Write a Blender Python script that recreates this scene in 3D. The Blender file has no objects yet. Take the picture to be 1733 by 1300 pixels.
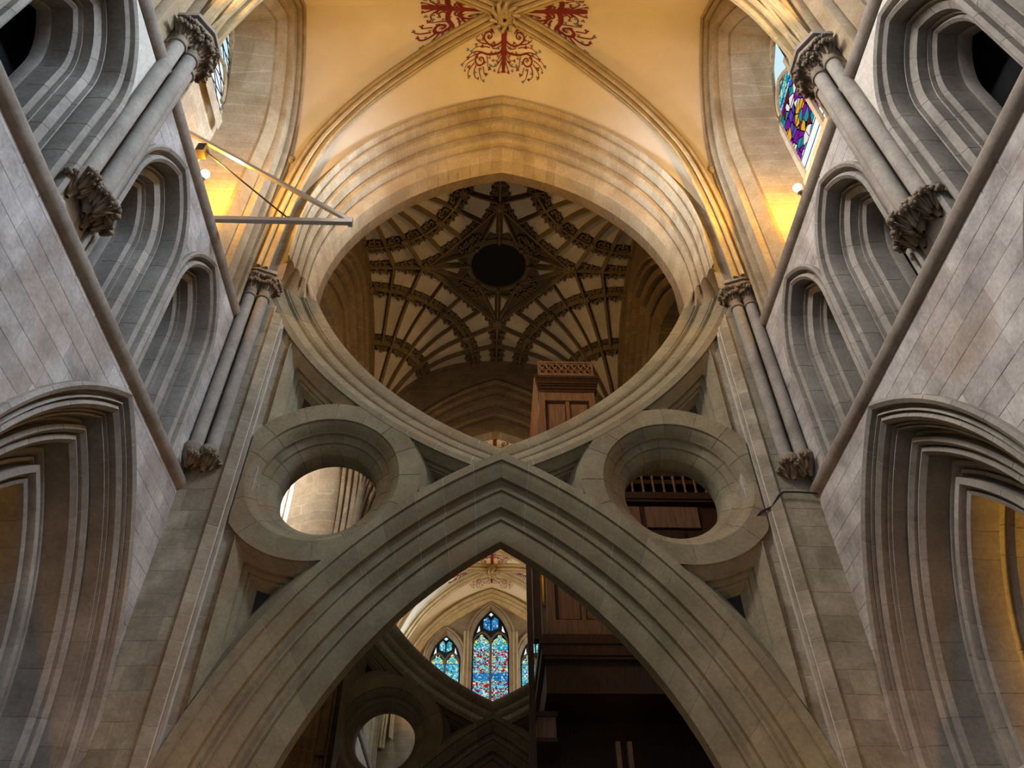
import bpy, bmesh, math, random
from mathutils import Vector, Matrix, Euler
from mathutils.bvhtree import BVHTree
random.seed(7)
S = bpy.context.scene
COL = S.collection
PI = math.pi
sin, cos, sqrt, acos, asin, atan2 = math.sin, math.cos, math.sqrt, math.acos, math.asin, math.atan2

# ------------------------------------------------------------------ camera
F_PX, PITCH, YAW, ROLL, CX = 1311.27, math.radians(44.296), math.radians(2.161), math.radians(-0.579), -0.167
fw = Vector((sin(YAW)*cos(PITCH), cos(YAW)*cos(PITCH), sin(PITCH)))
r0 = Vector((cos(YAW), -sin(YAW), 0)); u0 = r0.cross(fw)
rt = r0*cos(ROLL) + u0*sin(ROLL); up = u0*cos(ROLL) - r0*sin(ROLL)
cam = bpy.data.cameras.new('camera'); cam.sensor_fit = 'HORIZONTAL'; cam.sensor_width = 36
cam.lens = 36*F_PX/1733; cam.clip_start = 0.05; cam.clip_end = 300
camo = bpy.data.objects.new('camera', cam); COL.objects.link(camo)
camo.matrix_world = Matrix(((rt.x, up.x, -fw.x, CX), (rt.y, up.y, -fw.y, 0), (rt.z, up.z, -fw.z, 0), (0, 0, 0, 1)))
S.camera = camo

# ------------------------------------------------------------------ world, light, exposure
w = bpy.data.worlds.new('World'); S.world = w; w.use_nodes = True
w.node_tree.nodes['Background'].inputs[0].default_value = (0.62, 0.78, 1.0, 1)
w.node_tree.nodes['Background'].inputs[1].default_value = 0.05
vs = S.view_settings; vs.view_transform = 'Standard'; vs.look = 'None'; vs.gamma = 1; vs.exposure = -0.12
vs.use_curve_mapping = False
S.cycles.max_bounces = 7; S.cycles.diffuse_bounces = 4; S.cycles.glossy_bounces = 2
S.cycles.caustics_reflective = False; S.cycles.caustics_refractive = False
S.cycles.sample_clamp_indirect = 6

FLOOR = -1.6          # the camera stands at height 0 of this frame
XW = 4.4              # half width between the transept walls
YC = 14.05            # middle of the crossing
YM = 9.27             # middle plane of the near crossing arch
TH = 3.85             # half width of the tower inside
PITCHY = 3.9          # bay length

def area(name, loc, target, size, sy, col, power):
    l = bpy.data.lights.new(name, 'AREA'); l.shape = 'RECTANGLE'; l.size = size; l.size_y = sy
    l.color = col; l.energy = power
    o = bpy.data.objects.new(name, l); COL.objects.link(o); o.location = loc
    o.rotation_euler = (Vector(target)-Vector(loc)).to_track_quat('-Z', 'Y').to_euler()
    return o
def point(name, loc, col, power, r=0.08):
    l = bpy.data.lights.new(name, 'POINT'); l.color = col; l.energy = power; l.shadow_soft_size = r
    o = bpy.data.objects.new(name, l); COL.objects.link(o); o.location = loc; return o
def spot(name, loc, target, col, power, ang=100, r=0.08, blend=0.6):
    l = bpy.data.lights.new(name, 'SPOT'); l.color = col; l.energy = power; l.shadow_soft_size = r
    l.spot_size = math.radians(ang); l.spot_blend = blend
    o = bpy.data.objects.new(name, l); COL.objects.link(o); o.location = loc
    o.rotation_euler = (Vector(target)-Vector(loc)).to_track_quat('-Z', 'Y').to_euler(); return o

COOL = (0.64, 0.80, 1.0); COOLW = (1.0, 0.95, 0.93); WARM = (1.0, 0.60, 0.20); WARM2 = (1.0, 0.58, 0.14)
# daylight: the south end windows and the clerestory windows
area('south_window_light', (0, -3.2, 9.0), (0, 9, 9.5), 6.0, 9.0, COOL, 90)
for k, yb in enumerate((6.45, 2.55, -1.35)):
    for s in (-1, 1):
        area('clerestory_window_light', (s*5.3, yb, 15.2), (s*-4.0, yb+(1.4 if k == 0 else .3), 14.1 if k == 0 else 9.5), 1.7, 2.6, COOL if s > 0 or k == 0 else COOLW, (70, 800, 460)[k]).data.spread = math.radians(30 if k == 0 else 112)
for yb in (21.65, 25.55, 29.45):
    for s in (-1, 1):
        area('clerestory_window_light', (s*5.35, yb, 15.2), (s*-3.0, yb, 12.0), 1.7, 2.6, COOL, 260)
# nave daylight west of the crossing
area('nave_window_light', (-7.5, 10.4, 14.5), (-6.0, 18.4, 13.0), 2.2, 4.0, (0.95, 0.96, 1.0), 190).data.spread = math.radians(38)

# ------------------------------------------------------------------ materials
def stone(name, c1, c2, scale=1.6, rough=0.9, bump=0.25, var=0.18, stain=None, brick=None, bscale=1.0, grain=1.0):
    m = bpy.data.materials.new(name); m.use_nodes = True; t = m.node_tree; N = t.nodes; L = t.links
    b = N['Principled BSDF']; b.inputs['Roughness'].default_value = rough
    if 'Specular IOR Level' in b.inputs: b.inputs['Specular IOR Level'].default_value = 0.25
    tc = N.new('ShaderNodeTexCoord')
    n1 = N.new('ShaderNodeTexNoise'); n1.inputs['Scale'].default_value = scale; n1.inputs['Detail'].default_value = 8; n1.inputs['Roughness'].default_value = 0.65
    L.new(tc.outputs['Object'], n1.inputs['Vector'])
    cr = N.new('ShaderNodeValToRGB'); cr.color_ramp.elements[0].position = 0.32; cr.color_ramp.elements[1].position = 0.68
    cr.color_ramp.elements[0].color = (*c1, 1); cr.color_ramp.elements[1].color = (*c2, 1)
    L.new(n1.outputs['Fac'], cr.inputs['Fac'])
    col = cr.outputs['Color']
    if stain:
        n3 = N.new('ShaderNodeTexNoise'); n3.inputs['Scale'].default_value = 0.7; n3.inputs['Detail'].default_value = 5
        L.new(tc.outputs['Object'], n3.inputs['Vector'])
        r3 = N.new('ShaderNodeValToRGB'); r3.color_ramp.elements[0].position = 0.52; r3.color_ramp.elements[1].position = 0.72
        L.new(n3.outputs['Fac'], r3.inputs['Fac'])
        mx = N.new('ShaderNodeMix'); mx.data_type = 'RGBA'
        L.new(r3.outputs['Color'], mx.inputs[0]); L.new(col, mx.inputs[6]); mx.inputs[7].default_value = (*stain, 1)
        col = mx.outputs[2]
    oi = N.new('ShaderNodeObjectInfo'); mr = N.new('ShaderNodeMapRange')
    mr.inputs[3].default_value = 1-var; mr.inputs[4].default_value = 1+var
    L.new(oi.outputs['Random'], mr.inputs[0])
    hs = N.new('ShaderNodeHueSaturation'); L.new(mr.outputs[0], hs.inputs['Value']); L.new(col, hs.inputs['Color'])
    n2 = N.new('ShaderNodeTexNoise'); n2.inputs['Scale'].default_value = 22; n2.inputs['Detail'].default_value = 6; n2.inputs['Roughness'].default_value = 0.7
    L.new(tc.outputs['Object'], n2.inputs['Vector'])
    m2 = N.new('ShaderNodeMapRange'); m2.inputs[1].default_value = 0.3; m2.inputs[2].default_value = 0.7; m2.inputs[3].default_value = 1-0.20*grain; m2.inputs[4].default_value = 1+0.12*grain
    L.new(n2.outputs['Fac'], m2.inputs[0])
    mm = N.new('ShaderNodeVectorMath'); mm.operation = 'SCALE'
    L.new(hs.outputs['Color'], mm.inputs[0]); L.new(m2.outputs[0], mm.inputs['Scale'])
    out = mm.outputs[0]; hgt = n2.outputs['Fac']
    if brick:      # courses on surfaces too far off to build stone by stone; brick = axis pair
        sx = N.new('ShaderNodeSeparateXYZ'); L.new(tc.outputs['Object'], sx.inputs[0])
        cb = N.new('ShaderNodeCombineXYZ'); L.new(sx.outputs[brick[0]], cb.inputs[0]); L.new(sx.outputs[brick[1]], cb.inputs[1])
        bk = N.new('ShaderNodeTexBrick'); bk.inputs['Scale'].default_value = bscale
        bk.inputs['Brick Width'].default_value = 0.62; bk.inputs['Row Height'].default_value = 0.29; bk.inputs['Mortar Size'].default_value = 0.008
        bk.inputs['Color1'].default_value = (0.85, 0.85, 0.85, 1); bk.inputs['Color2'].default_value = (1.08, 1.04, 1.0, 1); bk.inputs['Mortar'].default_value = (1.25, 1.25, 1.25, 1)
        L.new(cb.outputs[0], bk.inputs['Vector'])
        mu = N.new('ShaderNodeVectorMath'); mu.operation = 'MULTIPLY'
        L.new(out, mu.inputs[0]); L.new(bk.outputs['Color'], mu.inputs[1]); out = mu.outputs[0]
    L.new(out, b.inputs['Base Color'])
    bp = N.new('ShaderNodeBump'); bp.inputs['Strength'].default_value = bump; bp.inputs['Distance'].default_value = 0.02
    L.new(hgt, bp.inputs['Height']); L.new(bp.outputs[0], b.inputs['Normal'])
    return m
def plain(name, c, rough=0.6, metal=0.0, noise=0.0, scale=6, stretch=None):
    m = bpy.data.materials.new(name); m.use_nodes = True; t = m.node_tree; N = t.nodes; L = t.links
    b = N['Principled BSDF']; b.inputs['Roughness'].default_value = rough; b.inputs['Metallic'].default_value = metal
    tc = N.new('ShaderNodeTexCoord'); n1 = N.new('ShaderNodeTexNoise'); n1.inputs['Scale'].default_value = scale; n1.inputs['Detail'].default_value = 6
    if stretch:
        mp = N.new('ShaderNodeMapping'); mp.inputs['Scale'].default_value = stretch
        L.new(tc.outputs['Object'], mp.inputs['Vector']); L.new(mp.outputs[0], n1.inputs['Vector'])
    else: L.new(tc.outputs['Object'], n1.inputs['Vector'])
    cr = N.new('ShaderNodeValToRGB'); e = cr.color_ramp.elements; e[0].position = 0.3; e[1].position = 0.7
    e[0].color = (*[x*(1-noise) for x in c], 1); e[1].color = (*[x*(1+noise) for x in c], 1)
    L.new(n1.outputs['Fac'], cr.inputs['Fac']); L.new(cr.outputs[0], b.inputs['Base Color'])
    return m
def emit(name, c, s):
    m = bpy.data.materials.new(name); m.use_nodes = True; N = m.node_tree.nodes
    N.remove(N['Principled BSDF']); e = N.new('ShaderNodeEmission'); e.inputs[0].default_value = (*c, 1); e.inputs[1].default_value = s
    m.node_tree.links.new(e.outputs[0], N['Material Output'].inputs[0]); return m

M_WALL = stone('limewashed_wall_stone', (0.25, 0.228, 0.215), (0.55, 0.53, 0.515), 1.9, stain=(0.34, 0.26, 0.20), var=0.12)
M_MOULD = stone('moulding_stone', (0.22, 0.198, 0.172), (0.36, 0.333, 0.295), 2.0, var=0.08)
M_PIER = stone('pier_stone', (0.205, 0.178, 0.125), (0.41, 0.375, 0.29), 2.2, stain=(0.25, 0.19, 0.13), var=0.14)
M_SCIS = stone('scissor_stone', (0.215, 0.185, 0.12), (0.325, 0.288, 0.19), 2.4, stain=(0.26, 0.19, 0.115), var=0.09)
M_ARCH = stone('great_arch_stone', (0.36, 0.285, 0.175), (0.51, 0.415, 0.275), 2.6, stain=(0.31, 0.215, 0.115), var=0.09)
M_MORTAR = stone('pale_mortar', (0.50, 0.47, 0.41), (0.60, 0.56, 0.50), 6, var=0.0)
M_CARVE = stone('carved_stone', (0.16, 0.125, 0.09), (0.30, 0.245, 0.18), 9, var=0.1)
M_STRING = stone('string_course_stone', (0.20, 0.165, 0.135), (0.32, 0.28, 0.24), 3, var=0.02)
M_CLER = stone('clerestory_stone', (0.34, 0.285, 0.20), (0.48, 0.42, 0.32), 2, brick=(1, 2), var=0.03)
M_CLA = stone('clerestory_arch_stone', (0.24, 0.18, 0.105), (0.37, 0.295, 0.19), 2.5, stain=(0.20, 0.14, 0.08), var=0.03)
M_RIB = stone('vault_rib_stone', (0.32, 0.24, 0.12), (0.46, 0.35, 0.19), 3, var=0.05)
M_PLASTER = stone('vault_plaster', (0.60, 0.53, 0.40), (0.68, 0.61, 0.48), 0.8, bump=0.03, var=0.02, grain=0.15)
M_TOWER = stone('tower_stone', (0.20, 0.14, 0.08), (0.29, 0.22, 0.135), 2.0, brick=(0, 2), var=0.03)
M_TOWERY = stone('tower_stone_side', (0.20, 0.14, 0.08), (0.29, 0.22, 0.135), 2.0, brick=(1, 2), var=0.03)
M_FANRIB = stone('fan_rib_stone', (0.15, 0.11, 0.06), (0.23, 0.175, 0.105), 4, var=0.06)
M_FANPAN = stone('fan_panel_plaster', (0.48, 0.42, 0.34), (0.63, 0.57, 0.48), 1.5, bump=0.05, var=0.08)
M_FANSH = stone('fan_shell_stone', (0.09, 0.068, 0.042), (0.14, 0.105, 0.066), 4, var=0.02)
M_NAVE = stone('nave_wall_stone', (0.50, 0.40, 0.30), (0.72, 0.63, 0.52), 2.5, brick=(0, 2), var=0.03)
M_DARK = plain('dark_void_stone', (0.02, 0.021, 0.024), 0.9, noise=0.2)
M_BLACK = plain('black_hatch', (0.003, 0.004, 0.007), 0.9, noise=0.2)
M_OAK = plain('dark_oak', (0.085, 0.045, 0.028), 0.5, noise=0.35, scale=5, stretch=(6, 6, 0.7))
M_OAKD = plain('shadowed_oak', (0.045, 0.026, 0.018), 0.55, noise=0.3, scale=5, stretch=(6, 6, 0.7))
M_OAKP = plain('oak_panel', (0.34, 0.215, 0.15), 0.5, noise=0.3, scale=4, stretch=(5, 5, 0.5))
M_METAL = plain('grey_painted_steel', (0.55, 0.52, 0.47), 0.35, 0.6, 0.08)
M_IRON = plain('black_iron', (0.02, 0.018, 0.017), 0.5, 0.3, 0.1)
M_RED = plain('red_paint', (0.16, 0.008, 0.010), 0.8, noise=0.15)
M_BLUE = plain('blue_paint', (0.10, 0.17, 0.22), 0.8, noise=0.15)
M_OCHRE = plain('ochre_paint', (0.20, 0.11, 0.03), 0.8, noise=0.15)
M_FLOOR = stone('floor_slabs', (0.14, 0.12, 0.095), (0.20, 0.17, 0.14), 1.2, brick=(0, 1), bscale=0.5, var=0.0)
M_GOLD = plain('gilded_pipe', (0.75, 0.42, 0.10), 0.3, 0.7, 0.1)
M_LEAD = plain('lead_cames', (0.02, 0.02, 0.022), 0.6, 0.3, 0.1)

# ------------------------------------------------------------------ object helpers
def tag(o, label=None, cat=None, group=None, kind=None):
    if label: o['label'] = label
    if cat: o['category'] = cat
    if group: o['group'] = group
    if kind: o['kind'] = kind
    return o
def empty(name, loc=(0, 0, 0), label=None, cat=None, group=None, kind=None):
    o = bpy.data.objects.new(name, None); COL.objects.link(o); o.location = loc; o.empty_display_size = 0.2
    return tag(o, label, cat, group, kind)
def sub_empty(name, parent):
    o = empty(name, parent.location); o.parent = parent; o.matrix_parent_inverse = Matrix.Translation(-parent.location); return o
def link(name, me, parent=None, mat=None):
    if mat: me.materials.append(mat)
    o = bpy.data.objects.new(name, me); COL.objects.link(o)
    if parent:
        o.parent = parent
        o.matrix_parent_inverse = Matrix.Translation(-parent.location)
    return o
def mesh(name, v, f, mat, parent=None, smooth=None):
    me = bpy.data.meshes.new(name); me.from_pydata([tuple(p) for p in v], [], f)
    if smooth is not None:
        me.shade_smooth(); me.set_sharp_from_angle(angle=math.radians(smooth))
    return link(name, me, parent, mat)
class MB:
    def __init__(s): s.v = []; s.f = []
    def grid(s, rows, close=False):
        b = len(s.v); n = len(rows[0])
        for r in rows: s.v += [tuple(p) for p in r]
        for i in range(len(rows)-1):
            for j in range(n-1 if not close else n):
                a = b+i*n+j; c = b+i*n+(j+1) % n
                s.f.append((a, c, c+n, a+n))
    def box(s, p0, p1):
        x0, y0, z0 = p0; x1, y1, z1 = p1; b = len(s.v)
        s.v += [(x0, y0, z0), (x1, y0, z0), (x1, y1, z0), (x0, y1, z0), (x0, y0, z1), (x1, y0, z1), (x1, y1, z1), (x0, y1, z1)]
        s.f += [tuple(b+i for i in q) for q in ((0, 3, 2, 1), (4, 5, 6, 7), (0, 1, 5, 4), (1, 2, 6, 5), (2, 3, 7, 6), (3, 0, 4, 7))]
    def bar(s, a, b_, w_, h, upv=(0, 0, 1)):
        a = Vector(a); b_ = Vector(b_); d = (b_-a).normalized(); x = d.cross(Vector(upv))
        if x.length < 1e-4: x = d.cross(Vector((1, 0, 0)))
        x.normalize(); z = x.cross(d); k = len(s.v)
        for p in (a, b_):
            for sx, sz in ((-1, -1), (1, -1), (1, 1), (-1, 1)): s.v.append(tuple(p+x*sx*w_/2+z*sz*h/2))
        s.f += [tuple(k+i for i in q) for q in ((0, 1, 2, 3), (7, 6, 5, 4), (0, 4, 5, 1), (1, 5, 6, 2), (2, 6, 7, 3), (3, 7, 4, 0))]
    def tube(s, pts, rad, n=8, cap=True):
        pts = [Vector(p) for p in pts]
        if not hasattr(rad, '__len__'): rad = [rad]*len(pts)
        rows = []; ref = None
        for i, p in enumerate(pts):
            d = (pts[min(i+1, len(pts)-1)]-pts[max(i-1, 0)]).normalized()
            if ref is None: ref = d.orthogonal().normalized()
            x = (ref-d*ref.dot(d)).normalized(); y = d.cross(x); ref = x
            rows.append([p+(x*cos(2*PI*j/n)+y*sin(2*PI*j/n))*rad[i] for j in range(n)])
        b = len(s.v); s.grid(rows, True)
        if cap:
            s.f.append(tuple(b+j for j in range(n-1, -1, -1))); e = b+(len(rows)-1)*n; s.f.append(tuple(e+j for j in range(n)))
    def ball(s, c, r, n=6, m=4):
        c = Vector(c)
        if not hasattr(r, '__len__'): r = (r, r, r)
        s.grid([[c+Vector((r[0]*sin(a)*cos(2*PI*j/n), r[1]*sin(a)*sin(2*PI*j/n), r[2]*cos(a))) for j in range(n)] for a in [PI*(i+0.02)/(m+0.04) for i in range(m+1)]], True)
    def lathe(s, prof, c=(0, 0), n=16, a0=0, a1=2*PI):
        full = abs(a1-a0-2*PI) < 1e-6; k = n if full else n+1
        s.grid([[(c[0]+r*cos(a0+(a1-a0)*j/n), c[1]+r*sin(a0+(a1-a0)*j/n), z) for j in range(k)] for r, z in prof], full)
    def prism(s, poly, z0, z1):
        b = len(s.v); n = len(poly)
        s.v += [(x, y, z0) for x, y in poly]+[(x, y, z1) for x, y in poly]
        s.f.append(tuple(b+i for i in range(n-1, -1, -1))); s.f.append(tuple(b+n+i for i in range(n)))
        for i in range(n): j = (i+1) % n; s.f.append((b+i, b+j, b+n+j, b+n+i))
    def build(s, name, mat, parent=None, smooth=None): return mesh(name, s.v, s.f, mat, parent, smooth)

# ------------------------------------------------------------------ pointed arches as lofted mouldings
class Arch:
    """Right half of a pointed arch (jamb + arc); n is the inset from the outer line towards the opening."""
    def __init__(s, c, zc, R, zbot, inv=False, c2=None, zc2=None, R2=None, nmax=1.0):
        s.c, s.zc, s.R, s.zbot, s.inv = c, zc, R, zbot, inv
        s.c2, s.zc2, s.R2, s.nmax = c2, zc2, R2, nmax
    def par(s, n):
        if s.c2 is None: return s.c, s.zc, s.R-n
        k = n/s.nmax; return s.c+(s.c2-s.c)*k, s.zc+(s.zc2-s.zc)*k, s.R+(s.R2-s.R)*k
    def split(s):
        Lj = max(0.0, s.zc-s.zbot); a = acos(min(1, -s.c/s.R)); return Lj/(Lj+s.R*a), Lj+s.R*a
    def at(s, t, n):
        c, zc, R = s.par(n); ts, _ = s.split(); th = acos(max(-1, min(1, -c/R)))
        if t < ts: x, z = c+R, s.zbot+(zc-s.zbot)*t/ts
        else:
            a = th*(t-ts)/(1-ts); x, z = c+R*cos(a), zc+R*sin(a)
        return x, z
class Seg:
    """A circular arc between two angles; n shrinks the radius."""
    def __init__(s, cx, cz, R, a0, a1): s.cx, s.cz, s.R, s.a0, s.a1 = cx, cz, R, a0, a1
    def at(s, t, n):
        r = s.R-n; a0 = s.a0(r) if callable(s.a0) else s.a0; a1 = s.a1(r) if callable(s.a1) else s.a1
        a = a0+(a1-a0)*t; return s.cx+r*cos(a), s.cz+r*sin(a)
    def split(s): return 0, s.R*abs((s.a1(s.R) if callable(s.a1) else s.a1)-(s.a0(s.R) if callable(s.a0) else s.a0))
def sink(prof, d):
    out = []
    for i, (n, e) in enumerate(prof):
        a = prof[max(i-1, 0)]; b = prof[min(i+1, len(prof)-1)]; dn, de = b[0]-a[0], b[1]-a[1]; l = math.hypot(dn, de) or 1
        out.append((n-de/l*d, e+dn/l*d))
    return out
def loft(cv, prof, ts, fr, side=1):
    rows = []
    for t in ts:
        row = []
        for n, e in prof:
            x, z = cv.at(t, n); row.append(fr(side*x, z, e))
        rows.append(row)
    return rows
def lin(a, b, n): return [a+(b-a)*i/n for i in range(n+1)]
def solid_arch(name, cv, prof, fr, mat, parent, nt=28, sides=(1, -1)):
    mb = MB()
    ts, _ = cv.split()
    tt = ([0]+lin(ts, 1, nt)) if ts > 0.01 else lin(0, 1, nt)
    for sd in sides: mb.grid(loft(cv, prof, tt, fr, sd))
    return mb.build(name, mat, parent, 32)
def stone_arch(parent, cv, orders, fr, mat, sl=0.55, gap=0.006, sides=(1, -1), name='voussoir', sub=3, back=True, t0=0.0, t1=1.0, mort=None, order='arch_order'):
    _, L = cv.split()
    for k, prof in enumerate(orders):
        low = sink(prof, 0.009); og_ = sub_empty(order, parent)
        for sd in sides:
            n = max(2, round(L*(t1-t0)/sl)); g = gap/L
            cuts = [t0+(t1-t0)*(i+(0.5*(k % 2))+random.uniform(-.12, .12))/(n+0.5*(k % 2)) for i in range(n+1)]
            cuts = [t0]+[c for c in cuts if t0+0.02 < c < t1-0.02]+[t1]
            for a, b in zip(cuts[:-1], cuts[1:]):
                a2, b2 = a+g, b-(g if b < t1 else 0)
                rows = loft(cv, low, [a2-g*.4], fr, sd)+loft(cv, prof, lin(a2, b2, sub), fr, sd)+loft(cv, low, [b2+(g*.4 if b < t1 else 0)], fr, sd)
                mb = MB(); mb.grid(rows); mb.build(name, mat, og_, 32)
    if back:
        full = [p for o in orders for p in o]; mb = MB(); lowf = sink(full, 0.005 if order != 'eye_ring_order' else 0.011)
        for sd in sides: mb.grid(loft(cv, lowf, lin(t0, t1, 40 if L < 7.9 else 130), fr, sd))
        mb.build('mortar_bed', mort or M_MORTAR, parent, 32)
def fr_side(s, mir=False, yc=0.0):       # wall planes X = s*XW; a runs along Y
    if mir: return lambda a, b, e: (s*(XW+e), 2*YC-(yc+a), b)
    return lambda a, b, e: (s*(XW+e), yc+a, b)
def fr_front(Y0, sg=1): return lambda a, b, e: (a, Y0+sg*e, b)

# ------------------------------------------------------------------ ashlar blocks
def clip(poly, p, nrm):
    out = []
    for i in range(len(poly)):
        a, b = poly[i], poly[(i+1) % len(poly)]
        da = (a[0]-p[0])*nrm[0]+(a[1]-p[1])*nrm[1]; db = (b[0]-p[0])*nrm[0]+(b[1]-p[1])*nrm[1]
        if da >= 0: out.append(a)
        if (da >= 0) != (db >= 0):
            k = da/(da-db); out.append((a[0]+(b[0]-a[0])*k, a[1]+(b[1]-a[1])*k))
    return out
def outside(poly, yc, A):
    """Pieces of a convex block that lie outside the pointed arch A centred on yc."""
    res = []
    for sd in (1, -1):
        q = clip(poly, (yc, 0), (sd, 0))
        if len(q) < 3: continue
        m = (sum(p[0] for p in q)/len(q), sum(p[1] for p in q)/len(q)); x = sd*(m[0]-yc); z = m[1]
        if z < A.zc: q = clip(q, (yc+sd*(A.c+A.R), 0), (sd, 0))
        else:
            d = Vector((x-A.c, z-A.zc)).normalized(); q = clip(q, (yc+sd*(A.c+A.R*d.x), A.zc+A.R*d.y), (sd*d.x, d.y))
        if len(q) >= 3: res.append(q)
    return res
def parea(q): return abs(sum(q[i][0]*q[(i+1) % len(q)][1]-q[(i+1) % len(q)][0]*q[i][1] for i in range(len(q))))/2
def block(poly, fr, mat, parent, proud=0.012, name='ashlar_block'):
    if parea(poly) < 0.006: return
    cx = sum(p[0] for p in poly)/len(poly); cz = sum(p[1] for p in poly)/len(poly); n = len(poly)
    def ins(d):
        o = []
        for x, z in poly:
            l = math.hypot(x-cx, z-cz) or 1; k = max(0, l-d*1.3)/l; o.append((cx+(x-cx)*k, cz+(z-cz)*k))
        return o
    pr = proud*random.uniform(0.6, 1.25)
    v = [fr(x, z, 0.006) for x, z in ins(0.0035)]+[fr(x, z, -pr*0.5) for x, z in ins(0.0036)]+[fr(x, z, -pr) for x, z in ins(0.007)]
    f = [tuple(2*n+i for i in range(n))]
    for k in (0, n):
        for i in range(n): j = (i+1) % n; f.append((k+i, k+j, k+n+j, k+n+i))
    mesh(name, v, f, mat, parent)
def courses(y0, y1, z0, z1, h=0.29, l=0.56):
    z = z0; k = 0
    while z < z1-0.02:
        hh = min(h*random.uniform(0.88, 1.12), z1-z)
        if z1-z-hh < 0.1: hh = z1-z
        y = y0-(0.5*l if k % 2 else 0)*random.uniform(.7, 1.3)
        while y < y1:
            ll = l*random.uniform(0.7, 1.3); a, b = max(y, y0), min(y+ll, y1)
            if b-a > 0.02: yield [(a, z), (b, z), (b, z+hh), (a, z+hh)]
            y += ll
        z += hh; k += 1

# ------------------------------------------------------------------ transept walls
ARC = Arch(-2.14, 2.6, 4.24, 2.45)
ARC_ORD = [
    [(0, .0), (0, -.055), (.04, -.08), (.085, -.05), (.095, .07), (.13, .085), (.145, -.01), (.165, -.015), (.172, .08), (.185, .08), (.19, .02), (.235, .0), (.275, .05), (.268, .17), (.285, .18), (.29, .12), (.305, .12), (.31, .20), (.33, .15), (.345, .15), (.355, .32)],
    [(.355, .32), (.362, .40), (.375, .40), (.38, .35), (.405, .34), (.42, .37), (.425, .43), (.445, .43), (.452, .27), (.50, .25), (.535, .30), (.54, .43), (.555, .43), (.56, .33), (.61, .31), (.65, .37), (.645, .50), (.66, .62)],
    [(.66, .62), (.68, .70), (.70, .70), (.705, .61), (.75, .60), (.775, .64), (.78, .74), (.80, .74), (.805, .66), (.84, .65), (.86, .69), (.865, .75), (.885, .75), (.89, .55), (.965, .55), (1.0, .61), (1.005, .72), (1.02, .72), (1.03, .60), (1.07, .62), (1.09, .72), (1.09, .92)],
    [(1.09, .92), (1.08, .98), (1.07, 1.02), (1.09, 1.06), (1.11, 1.08), (1.115, 1.14), (1.11, 1.25)]]
LAN = Arch(-.54, 8.25, 1.38, 6.5)
LAN_ORD = [
    [(0, .0), (0, -.05), (.03, -.07), (.07, -.045), (.08, .07), (.12, .08), (.135, -.01), (.175, -.035), (.212, .0), (.222, .09), (.212, .24), (.245, .27)],
    [(.245, .27), (.265, .18), (.28, .18), (.287, .25), (.30, .225), (.375, .27), (.380, .40), (.402, .375), (.412, .375), (.415, .46), (.425, .46), (.43, .42), (.46, .40), (.49, .44), (.49, .55), (.49, .62)]]
LAN_IN = [(.49, .62), (.49, .72), (.50, .68), (.515, .66), (.53, .69), (.53, .82)]
CLE = Arch(-2.78, 14.0, 4.63, 9.85)
CLE_PROF = [(-.03, .0), (-.03, -.05), (.01, -.08), (.05, -.05), (.055, .09), (.075, .09), (.08, -.01), (.12, -.02), (.15, .03), (.152, .16), (.175, .16), (.18, .08), (.36, .12), (.37, .22), (.385, .22), (.39, .08), (.43, .08), (.455, .12), (.46, .22), (.48, .20), (.60, .30), (.66, .36), (.66, .42)]
SIDE = {-1: 'left', 1: 'right'}

def leaf_mesh(name, h=0.3, curl=0.11, r=0.05):
    mb = MB(); pts = []; rad = []
    for i in range(8):
        t = i/7; a = max(0, (t-.45)/.55)
        pts.append((0.02+curl*a*a*1.0+0.03*t, 0, h*(t if a < .8 else .89-(a-.8)*.9))); rad.append(r*(.35+.5*t+.3*sin(PI*t)))
    mb.tube(pts, rad, 6)
    x, z = pts[-1][0], pts[-1][2]
    for dy, dx, dz, rr in ((0, .02, -.01, .9), (.055, -.01, .02, .7), (-.055, -.01, .02, .7), (.03, .01, -.04, .55), (-.03, .01, -.04, .55), (0, -.02, .05, .7)):
        mb.ball((x+dx*r/.05, dy*r/.05, z+dz*r/.05), r*rr, 6, 4)
    for sy in (-1, 1): mb.tube([(0.03, sy*r*.7, h*.2), (0.05+curl*.2, sy*r*1.3, h*.6), (0.04+curl*.8, sy*r*1.7, h*.86), (.05+curl*1.05, sy*r*1.3, h*.74)], [r*.3, r*.4, r*.5, r*.25], 5)
    me = bpy.data.meshes.new(name); me.from_pydata(mb.v, [], mb.f); me.materials.append(M_CARVE); me.shade_smooth(); return me
LEAF = leaf_mesh('stiff_leaf'); LEAF_S = leaf_mesh('stiff_leaf_small', .26, .085, .04)
def place(name, me, parent, loc, rz=0.0, rx=0.0, sc=1.0, flipz=False):
    o = bpy.data.objects.new(name, me); COL.objects.link(o); o.parent = parent
    o.matrix_parent_inverse = Matrix.Translation(-parent.location)
    o.location = loc; o.rotation_euler = Euler((0, rx, rz), 'XYZ'); o.scale = (sc, sc, -sc if flipz else sc); return o

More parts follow.
